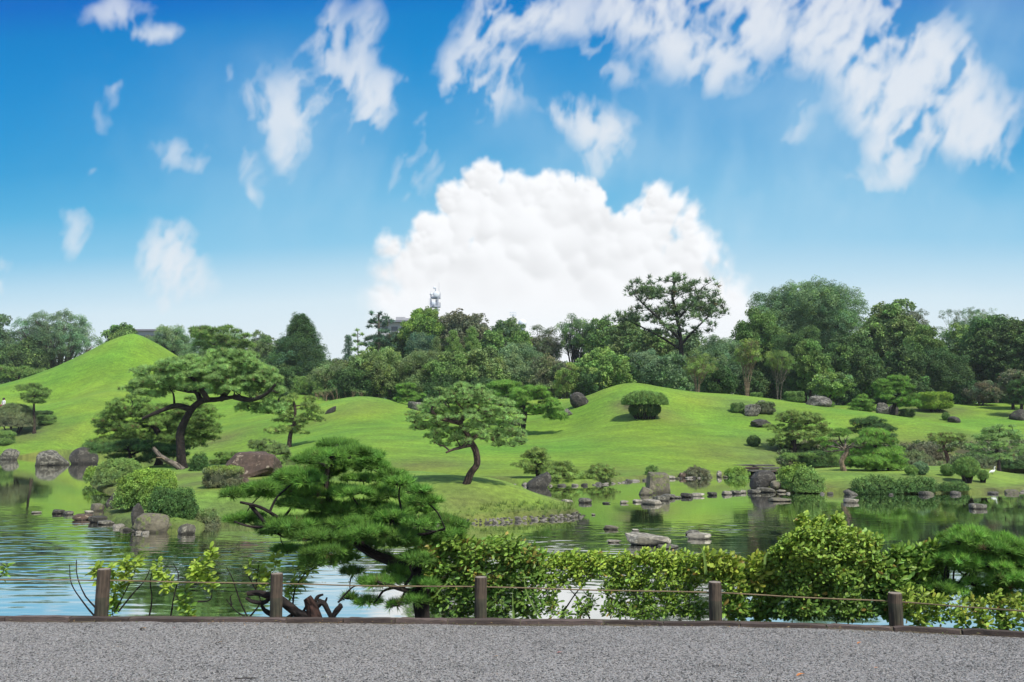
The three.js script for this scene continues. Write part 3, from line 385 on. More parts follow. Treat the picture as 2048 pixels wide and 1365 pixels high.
// ------------------------------------------------------------------ broad-leaved trees and conifers of the wood
// cx, top, bot: crown in pixels; w: crown width; d: depth; shape 'round' | 'cone' | 'flat' | 'column'
function tree(o) {
  rnd = rngOf(Math.round(o.cx * 7 + o.top * 3 + (o.seed || 0)));
  const d = o.d, m = mpp(d), base = groundUnder(o.foot ?? o.cx, d), root = thing(o.name || 'tree', o.label, o.cat || 'tree', base, o.group);
  const topP = at(o.cx, o.top, d).sub(base), botP = at(o.cx, o.bot, d).sub(base), H = topP.y - botP.y, R = o.w / 2 * m, cy = botP.y + H * 0.5, lobes = [], shape = o.shape || 'round', airy = o.airy || 0;
  const cxo = topP.x, deep = Math.min(R, o.deep ?? R);
  const n = Math.round((o.lobes || (shape === 'cone' ? 26 : 20)) * (shape === 'round' || shape === 'column' ? 1.7 : 1.1));
  for (let k = 0; k < n; k++) {
    let c, r;
    if (shape === 'cone') { const f = (k + 0.5) / n, h = 1 - Math.pow(1 - f, 1.15), rad = R * Math.pow(1 - h * 0.92, 0.7) * rr(0.3, 0.95), a = k * 2.4; r = Math.max(0.3 * mpp(d) * 10, R * (0.30 * (1 - h) + 0.10)); c = V(cxo + Math.cos(a) * rad, botP.y + h * (H - r * 0.8) + r * 0.2, Math.sin(a) * rad); }
    else if (shape === 'flat') { const a = k * 2.4, u = Math.sqrt((k + 0.5) / n); c = V(cxo + Math.cos(a) * u * R * 0.8, cy + H * rr(-0.30, 0.30) * (1.1 - u), Math.sin(a) * u * deep * 0.8); r = Math.min(R * 0.34, H * 0.45) * rr(0.8, 1.2); }
    else { const v = V(Math.cos(k * 2.4), 0, Math.sin(k * 2.4)), y = 1 - 2 * (k + 0.5) / n, s = Math.sqrt(1 - y * y), q = rr(0.45, 0.86); c = V(cxo + v.x * s * R * q, cy + y * H * 0.5 * q * (y > 0 ? 1 : 0.9), v.z * s * deep * q); r = Math.min(R, H * 0.62) * rr(0.19, 0.36); }
    lobes.push({ c, r, v: 1 + rr(-0.28, 0.28), h: rr(-0.12, 0.12) });
  }
  // wood
  const tr = Math.max(0.09, (o.tr || 3.2) * m), fork = V(lerp(0, cxo, 0.4), Math.max(0.4, botP.y + H * (o.fork ?? 0.15)), 0), tm = new MB(), bark = barks[o.bark || 'dark'];
  if (o.stems) for (let k = 0; k < o.stems; k++) { const a = k / o.stems * 6.28 + rr(0, 1), e = V(cxo + Math.cos(a) * R * 0.55, botP.y + H * rr(0.3, 0.8), Math.sin(a) * R * 0.5), p = spline([V(Math.cos(a) * 0.12, -0.2, Math.sin(a) * 0.12), V(e.x * 0.3, e.y * 0.4, e.z * 0.3), e], 7); tm.tube(p, p.map((_, i) => tr * lerp(0.6, 0.2, i / 7)), 6, 0.15); }
  else { const p = spline([V(0, -0.3, 0), V(rr(-0.2, 0.2), fork.y * 0.5, rr(-0.2, 0.2)), fork, V(cxo, cy + H * (shape === 'cone' ? 0.45 : 0.12), 0)], 10); tm.tube(p, p.map((_, i) => tr * lerp(1.1, 0.3, i / 10)), 8, 0.15); }
  tm.build('trunk', bark, root);
  const bm = new MB();
  if (shape !== 'cone' || airy) for (const l of lobes) { const s = o.stems ? V(l.c.x * 0.4, l.c.y * 0.55, l.c.z * 0.4) : V(lerp(fork.x, cxo, 0.5), lerp(fork.y, l.c.y, rr(0.0, 0.45)), 0), mid = s.clone().lerp(l.c, 0.5).add(V(rr(-1, 1), rr(0.2, 1), rr(-1, 1)).multiplyScalar(R * 0.12)), p = spline([s, mid, l.c], 6); bm.tube(p, p.map((_, i) => tr * lerp(0.42, 0.10, i / 6)), 5, 0.1, false);
    if (airy) for (let k = 0; k < 4; k++) { const e = l.c.clone().add(ballDir().multiplyScalar(l.r * 0.8)); bm.tube([mid, mid.clone().lerp(e, 0.5).add(V(0, l.r * 0.1, 0)), e], [tr * 0.14, tr * 0.1, tr * 0.05], 4, 0, false); } }
  if (!bm.empty) bm.build('branches', bark, root).userData.kind = 'stuff';
  const kind = clumps[o.leaf || 'leaf'], M = kind.map(() => []), C = kind.map(() => []), tone = tones[o.tone || 'mid'], tone2 = o.tone2 ? tones[o.tone2] : tone;
  const cs = (o.clump || 7.5) * m;
  for (const l of lobes) {
    const cnt = Math.ceil((1 - airy * 0.62) * (o.dens ?? 1) * 4.2 * l.r * l.r / (cs * cs)) + 2;
    for (let k = 0; k < cnt; k++) { const v = ballDir(); if (v.y < -0.35 && rnd() < 0.6) v.y *= -1; const q = rnd() < (shape === 'cone' ? 0.3 : 0.15) ? rr(1.0, shape === 'cone' ? 1.6 : 1.28) : rr(0.7, 1.05), p = V(l.c.x + v.x * l.r * q, l.c.y + v.y * l.r * q * 0.82, l.c.z + v.z * l.r * q), g = k % kind.length;
      M[g].push(mat4(p, facing(V(v.x * 0.5, 1, v.z * 0.5).normalize(), rr(0, 6.28)), cs * rr(0.7, 1.25)));
      const c = jitter(tone.clone().lerp(tone2, rnd() < 0.35 ? rr(0.4, 1) : 0), 0.28, 0.09); C[g].push(new THREE.Color(c.r * l.v * (1 + l.h), c.g * l.v, c.b * l.v)); }
    if (!airy) for (let k = 0; k < cnt * 0.35; k++) { const p = l.c.clone().add(ballDir().multiplyScalar(l.r * rr(0.1, 0.6))); M[0].push(mat4(p, facing(ballDir(), 0), cs * 1.3)); C[0].push(jitter(tone, 0.1, 0.03)); }
  }
  M.forEach((mm, g) => mm.length && putMany('crown', kind[g], leafMat(0.28, 0.8), mm, C[g], root, true));
  return root;
}
// ------------------------------------------------------------------ clipped and loose bushes
// px, py: where it meets the ground; w, h: size in pixels; sh: 'dome' | 'box' | 'ball' | 'loose' | 'saucer'
function bush(o) {
  rnd = rngOf(Math.round(o.px * 11 + o.py * 5 + o.w));
  const base = placeOn(o.px, o.py, o.d), d = -base.z, m = mpp(d); base.y -= (o.sink || 0) * m; const root = thing(o.name || 'clipped_bush', o.label, o.cat || 'bush', base, o.group);
  const W = o.w / 2 * m, H = o.h * m, D = W * (o.deep ?? 0.85), lift = (o.lift || 0) * m, hh = H - lift, e = o.sh === 'box' ? 0.38 : o.sh === 'ball' ? 1 : o.sh === 'saucer' ? 0.8 : 0.8, tone = tones[o.tone || 'mid'], ls = (o.leaf || 2.2) * 1.25 * m, loose = o.sh === 'loose' || o.loose;
  const pw = (x, k) => Math.sign(x) * Math.pow(Math.abs(x), k);
  const surf = (v, s) => { const low = o.sh === 'dome' || loose ? -0.15 : -1; let y = pw(v.y, e), x = pw(v.x, e === 1 ? 1 : lerp(e, 1, 0.35)), z = pw(v.z, e === 1 ? 1 : lerp(e, 1, 0.35)); if (o.sh === 'saucer' && y < 0) { x *= 1 + y * 0.55; z *= 1 + y * 0.55; } const full = low < -0.5; const yy = full ? lift + hh * (0.5 + 0.5 * y * s) : lift + hh * Math.max(0.02, y * s); return V(x * W * s, yy, z * D * s); };
  const core = new THREE.SphereGeometry(1, 18, 12), P = core.attributes.position;
  for (let k = 0; k < P.count; k++) { const q = surf(V(P.getX(k), P.getY(k), P.getZ(k)), loose ? 0.55 : 0.84); P.setXYZ(k, q.x, q.y, q.z); } core.computeVertexNormals();
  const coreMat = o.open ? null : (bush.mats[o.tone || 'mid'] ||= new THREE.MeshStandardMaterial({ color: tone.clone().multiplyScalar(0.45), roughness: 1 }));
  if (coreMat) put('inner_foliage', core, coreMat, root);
  const bm = new MB(), nst = o.stems ?? (lift > 0.05 || loose ? 6 : 0);
  for (let k = 0; k < nst; k++) { const a = k * 2.4 + 0.5, q = o.one ? 0.03 : o.spread || 0.25, b = V(Math.cos(a) * W * q, -0.1, Math.sin(a) * D * q), t = V(Math.cos(a) * W * 0.6, lift + hh * rr(0.3, 0.6), Math.sin(a) * D * 0.6), p = spline([b, b.clone().lerp(t, 0.5).add(V(rr(-1, 1) * W * 0.1, 0, rr(-1, 1) * W * 0.1)), t], 5); bm.tube(p, p.map((_, i) => (o.sr || 1.6) * m * lerp(1, 0.5, i / 5)), 5, 0.15); }
  if (o.under) { const M2 = [], C2 = []; for (let k = 0; k < 1100; k++) { const v = ballDir(), q = V(v.x * W * o.under, lift * (0.62 + 0.6 * v.y), v.z * D * o.under); M2.push(mat4(q, facing(ballDir(), 0), ls * rr(0.8, 1.3))); C2.push(jitter(tones.dark, 0.2)); } putMany('lower_foliage', clumps.shrub[0], leafMat(0.22, 0.6), M2, C2, root, true); }
  if (!bm.empty) bm.build(o.one ? 'trunk' : 'stems', barks[o.bark || 'dark'], root);
  const kind = clumps.shrub, M = kind.map(() => []), C = kind.map(() => []), area = 4 * W * D + 2 * (W + D) * hh, cnt = Math.min(5200, Math.ceil((o.dens ?? 1) * area * 1.5 / (ls * ls)));
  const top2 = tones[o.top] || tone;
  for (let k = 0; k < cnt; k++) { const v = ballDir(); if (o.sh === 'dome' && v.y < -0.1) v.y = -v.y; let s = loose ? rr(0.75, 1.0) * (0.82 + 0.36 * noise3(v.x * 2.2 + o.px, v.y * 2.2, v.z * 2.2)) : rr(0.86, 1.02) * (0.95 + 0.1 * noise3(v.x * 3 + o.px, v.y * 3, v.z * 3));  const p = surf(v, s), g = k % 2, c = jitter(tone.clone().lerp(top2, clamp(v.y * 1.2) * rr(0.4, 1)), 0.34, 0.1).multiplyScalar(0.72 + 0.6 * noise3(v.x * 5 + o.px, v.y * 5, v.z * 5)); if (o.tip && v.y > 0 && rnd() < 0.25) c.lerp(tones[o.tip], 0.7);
    M[g].push(mat4(p, facing(v.clone().add(V(0, 0.6, 0)).normalize(), rr(0, 6.28)), ls * rr(0.7, 1.3))); C[g].push(c); }
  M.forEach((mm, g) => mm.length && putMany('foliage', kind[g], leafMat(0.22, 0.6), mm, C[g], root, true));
  return root;
}
bush.mats = {};
// ------------------------------------------------------------------ boulders and stones
function stoneGeo(seed, detail, rough, flatTop, block, round) {
  const g = mergeVertices(new THREE.IcosahedronGeometry(1, detail).deleteAttribute('normal').deleteAttribute('uv')), P = g.attributes.position, r = rngOf(seed), planes = Array.from({ length: 15 }, () => { const y = r() * 2 - 1, a = r() * 6.283, s = Math.sqrt(1 - y * y); return [s * Math.cos(a), y, s * Math.sin(a), (round ? 0.82 : 0.56) + r() * (round ? 0.2 : 0.34)]; });
  if (block) for (const [a, b, c] of [[1, 0.08, 0.15], [-1, 0.12, 0.1], [0.1, 0.1, 1], [-0.1, 0.05, -1], [0.05, 1, 0.1]]) planes.push([a, b, c, 0.5]);
  if (flatTop) planes.push([0.08, 0.99, 0.05, flatTop]);
  for (let k = 0; k < P.count; k++) { let x = P.getX(k), y = P.getY(k), z = P.getZ(k); let q = 1; for (const [a, b, c, dd] of planes) { const t = a * x + b * y + c * z; if (t > 0) q = Math.min(q, dd / t); } q *= 1 + rough * 0.6 * (fbm(x * 1.6 + seed, y * 1.6, z * 1.6, 4) - 0.5) * 2 + rough * 0.5 * (fbm(x * 6 + seed, y * 6, z * 6, 4) - 0.5); P.setXYZ(k, x * q, y * q, z * q); }
  let u = toCreasedNormals(g, 0.55); const p2 = u.attributes.position, N = u.attributes.normal, U = []; for (let k = 0; k < p2.count; k++) { const ax = Math.abs(N.getX(k)), ay = Math.abs(N.getY(k)), az = Math.abs(N.getZ(k)); if (ay > ax && ay > az) U.push(p2.getX(k), p2.getZ(k)); else if (ax > az) U.push(p2.getZ(k), p2.getY(k)); else U.push(p2.getX(k), p2.getY(k)); } u.setAttribute('uv', new THREE.Float32BufferAttribute(U, 2)); return u;
}
const boulderMats = {};
function boulder(o) {      // px: centre, py: line where it meets water or ground, w, h in pixels
  const base = o.water ? onLevel(o.px, o.py) : placeOn(o.px, o.py, o.d), d = -base.z, m = mpp(d), W = o.w / 2 * m, H = o.h * m, g = stoneGeo(o.seed || Math.round(o.px * 3 + o.py), 5, o.rough ?? 0.13, o.flat, o.block, o.round), s = H / (o.flat ? 0.85 + o.flat * 0.5 : 1.55);
  g.computeBoundingBox(); const bb = g.boundingBox, hgt = bb.max.y - bb.min.y, ex = 2 * W / (bb.max.x - bb.min.x), sy = H * 1.5 / hgt;
  g.translate(-(bb.max.x + bb.min.x) / 2, -bb.min.y - hgt * 0.33, 0).scale(ex, sy, ex * (o.deep ?? 0.8)); if (o.lean) g.applyMatrix4(new THREE.Matrix4().makeShear(0, 0, o.lean, 0, 0, 0));
  g.computeVertexNormals(); const P = g.attributes.position, N = g.attributes.normal, U = g.attributes.uv, k = 0.9 / Math.max(0.8, W * 1.6); for (let i = 0; i < U.count; i++) { const x = P.getX(i) + o.px * 0.013, y = P.getY(i), z = P.getZ(i), ax = Math.abs(N.getX(i)), ay = Math.abs(N.getY(i)), az = Math.abs(N.getZ(i)); if (ay > ax && ay > az) U.setXY(i, x * k, z * k); else if (ax > az) U.setXY(i, z * k + 0.37, y * k); else U.setXY(i, x * k, y * k); }
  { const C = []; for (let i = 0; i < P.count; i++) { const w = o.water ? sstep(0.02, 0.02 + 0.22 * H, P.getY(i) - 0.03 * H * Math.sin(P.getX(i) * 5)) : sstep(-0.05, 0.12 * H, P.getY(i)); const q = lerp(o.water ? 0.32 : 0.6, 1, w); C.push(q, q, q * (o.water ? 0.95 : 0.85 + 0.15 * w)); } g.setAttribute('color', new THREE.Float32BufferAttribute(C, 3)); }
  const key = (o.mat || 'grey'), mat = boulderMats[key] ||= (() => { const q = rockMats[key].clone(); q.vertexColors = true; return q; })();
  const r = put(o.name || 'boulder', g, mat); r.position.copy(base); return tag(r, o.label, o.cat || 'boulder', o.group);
}
// ------------------------------------------------------------------ buildings far behind the wood
const concrete = new THREE.MeshStandardMaterial({ color: rgb(0.42, 0.42, 0.43), roughness: 0.9, bumpMap: fineGrain, bumpScale: 0.02 });
const roofGrey = new THREE.MeshStandardMaterial({ color: rgb(0.20, 0.20, 0.24), roughness: 0.8 });
const glassDark = new THREE.MeshStandardMaterial({ color: rgb(0.05, 0.06, 0.07), roughness: 0.1 });
const steel = new THREE.MeshStandardMaterial({ color: rgb(0.42, 0.45, 0.52), roughness: 0.5, metalness: 0.3 });
const whitePaint = new THREE.MeshStandardMaterial({ color: rgb(0.72, 0.76, 0.82), roughness: 0.5 });
const boxG = (w, h, d, x = 0, y = 0, z = 0) => new THREE.BoxGeometry(w, h, d).translate(x, y, z);
{
  const d = 230, m = mpp(d), b = groundUnder(812, 125); b.set(at(812, 865, d).x, 5, -d);
  const t = thing('office_building', 'grey flat-roofed office building showing above the trees left of the antenna tower', 'building', b);
  const H = at(812, 652, d).y - 5, W = 100 * m;
  put('wall', boxG(W, H, 14, 0, H / 2, 0), concrete, t);
  const rf = put('roof', boxG(W + 2.4, 0.5, 16.4, 0, H + 0.25, 0), roofGrey, t);
  put('roof_house', boxG(18 * m, 1.6, 6, -12 * m, H + 1.3, 0), concrete, rf); put('parapet', boxG(W * 0.5, 1.0, 10, W * 0.2, H + 1.0, 0), concrete, rf); put('canopy_roof', boxG(40 * m, 0.45, 12, 38 * m, H + 2.4, 1), roofGrey, rf); put('stair_house', boxG(30 * m, 1.7, 8, 42 * m, H + 1.35, 0), concrete, rf);
  const wg = boxG(1.7, 1.3, 0.1), fg = boxG(1.9, 0.12, 0.2);
  for (let f = 0; f < 3; f++) for (let k = 0; k < 5; k++) { const w = put('window', wg, glassDark, t); w.position.set(-W / 2 + 1.6 + k * (W - 3.2) / 4, H - 1.8 - f * 3.1, 7.02); const s = put('sill', fg, roofGrey, w); s.position.set(0, -0.72, 0.06); }
}
{
  const d = 180, m = mpp(d), b = at(305, 865, d); b.y = 5;
  const t = thing('apartment_building', 'pale grey building roof edge peeking out right of the cone hill summit', 'building', b), H = at(305, 668, d).y - 5, W = 62 * m;
  put('wall', boxG(W, H, 10, 0, H / 2, 0), concrete, t); put('roof', boxG(W + 1, 0.35, 11, 0, H + 0.17, 0), roofGrey, t);
  const wg = boxG(1.3, 1.2, 0.1); for (let f = 0; f < 2; f++) for (let k = 0; k < 4; k++) { const w = put('window', wg, glassDark, t); w.position.set(-W / 2 + 1 + k * (W - 2) / 3, H - 1.5 - f * 2.9, 5.02); }
}
{
  const d = 232, m = mpp(d), y0 = at(868, 655, d).y, b = at(868, 865, d); b.y = 5;
  const t = thing('antenna_tower', 'steel antenna tower with white dishes rising above the bright green tree', 'antenna tower', b);
  const Y = (py) => at(868, py, d).y - 5, leg = (x, z) => { const p = [V(x, 0, z), V(x, Y(598), z)]; return new MB().tube(p, [0.22, 0.2], 8).build('leg', steel, t); };
  for (const x of [-8.5 * m, 0.8 * m, 5.5 * m]) leg(x, x === 0.8 * m ? -1.2 : 0.9);
  for (const [py, w] of [[614, 21], [596, 20]]) {
    const pl = put('platform', new THREE.CylinderGeometry(w / 2 * m, w / 2 * m, 0.35, 18).translate(0, Y(py), 0), steel, t), rm = new MB();
    for (const hh of [0.55, 1.1]) rm.add(new THREE.TorusGeometry(w / 2 * m, 0.045, 5, 22).rotateX(Math.PI / 2).translate(0, Y(py) + hh, 0));
    for (let k = 0; k < 10; k++) { const a = k * 0.628; rm.tube([V(Math.cos(a) * w / 2 * m, Y(py), Math.sin(a) * w / 2 * m), V(Math.cos(a) * w / 2 * m, Y(py) + 1.15, Math.sin(a) * w / 2 * m)], [0.045, 0.045], 5); }
    rm.build('railing', steel, pl);
  }
  const dish = (px, py, r, yaw) => { const pts = []; for (let k = 0; k <= 8; k++) pts.push(new THREE.Vector2(r * m * k / 8, 0.35 * r * m * (k / 8) ** 2)); const g = new THREE.LatheGeometry(pts, 24); const g2 = new THREE.SphereGeometry(r * m * 0.97, 24, 8, 0, 6.2832, 0, 0.9).scale(1.25, 0.6, 1.25).translate(0, 0.1, 0); const q = put('dish', mergeGeometries([g, g2]), whitePaint, t); q.position.set((px - 868) * m, Y(py), 1.7); q.rotation.set(Math.PI / 2, 0, -yaw, 'YXZ'); const s = put('bracket', new THREE.CylinderGeometry(0.12, 0.12, 1.2, 8).translate(0, -0.5, 0), steel, q); };
  dish(871, 591, 6.2, 0.2); dish(866, 609, 4.6, -0.2); dish(861, 590, 2.4, 0.5); dish(867, 578, 2.6, 0);
  put('mast', new THREE.CylinderGeometry(0.12, 0.16, Y(577) - Y(598), 8).translate(0, (Y(577) + Y(598)) / 2, 0), steel, t);
  for (const [x, a, c] of [[7.5, 566, 600], [-12, 598, 612], [10.5, 585, 600], [-9, 584, 600], [-4, 586, 600]]) put('whip_antenna', new THREE.CylinderGeometry(0.035, 0.06, Y(a) - Y(c), 6).translate(x * m, (Y(a) + Y(c)) / 2, 0.8), steel, t);
  for (let k = 0; k < 3; k++) put('ladder_brace', new MB().tube([V(-8.5 * m, Y(640 - k * 14), 0.9), V(5.5 * m, Y(630 - k * 14), 0.9)], [0.08, 0.08], 5).geo(), steel, t);
}
{
  const d = 260, m = mpp(d), b = at(1045, 865, d); b.y = 5; const t = thing('radome', 'pale spherical radome half hidden behind the treetops right of the antenna tower', 'radome', b), Y = at(1045, 647, d).y - 5;
  put('dome', new THREE.IcosahedronGeometry(8.5 * m, 3).translate(0, Y, 0), whitePaint, t); put('mast', new THREE.CylinderGeometry(0.5, 0.7, Y - 6 * m, 12).translate(0, (Y - 6 * m) / 2, 0), steel, t); put('collar', new THREE.CylinderGeometry(4 * m, 3.4 * m, 1.2, 20).translate(0, Y - 8 * m, 0), steel, t);
}
{
  const d = 250, m = mpp(d), b = at(1026, 865, d); b.y = 5; const t = thing('floodlight_mast', 'small rack of floodlights on a mast just left of the white radome', 'floodlight mast', b), Y = at(1026, 629, d).y - 5;
  put('mast', new THREE.CylinderGeometry(0.16, 0.3, Y, 10).translate(0, Y / 2, 0), steel, t);
  for (let r = 0; r < 2; r++) { put('crossbar', boxG(13 * m, 0.12, 0.12, 0, Y + r * 0.75 - 0.3, 0), steel, t); for (let k = 0; k < 4; k++) { const l = put('lamp_head', new THREE.CylinderGeometry(0.24, 0.16, 0.35, 12).rotateX(Math.PI / 2), whitePaint, t); l.position.set((k - 1.5) * 3.6 * m, Y + r * 0.75 - 0.3, 0.25); } }
}
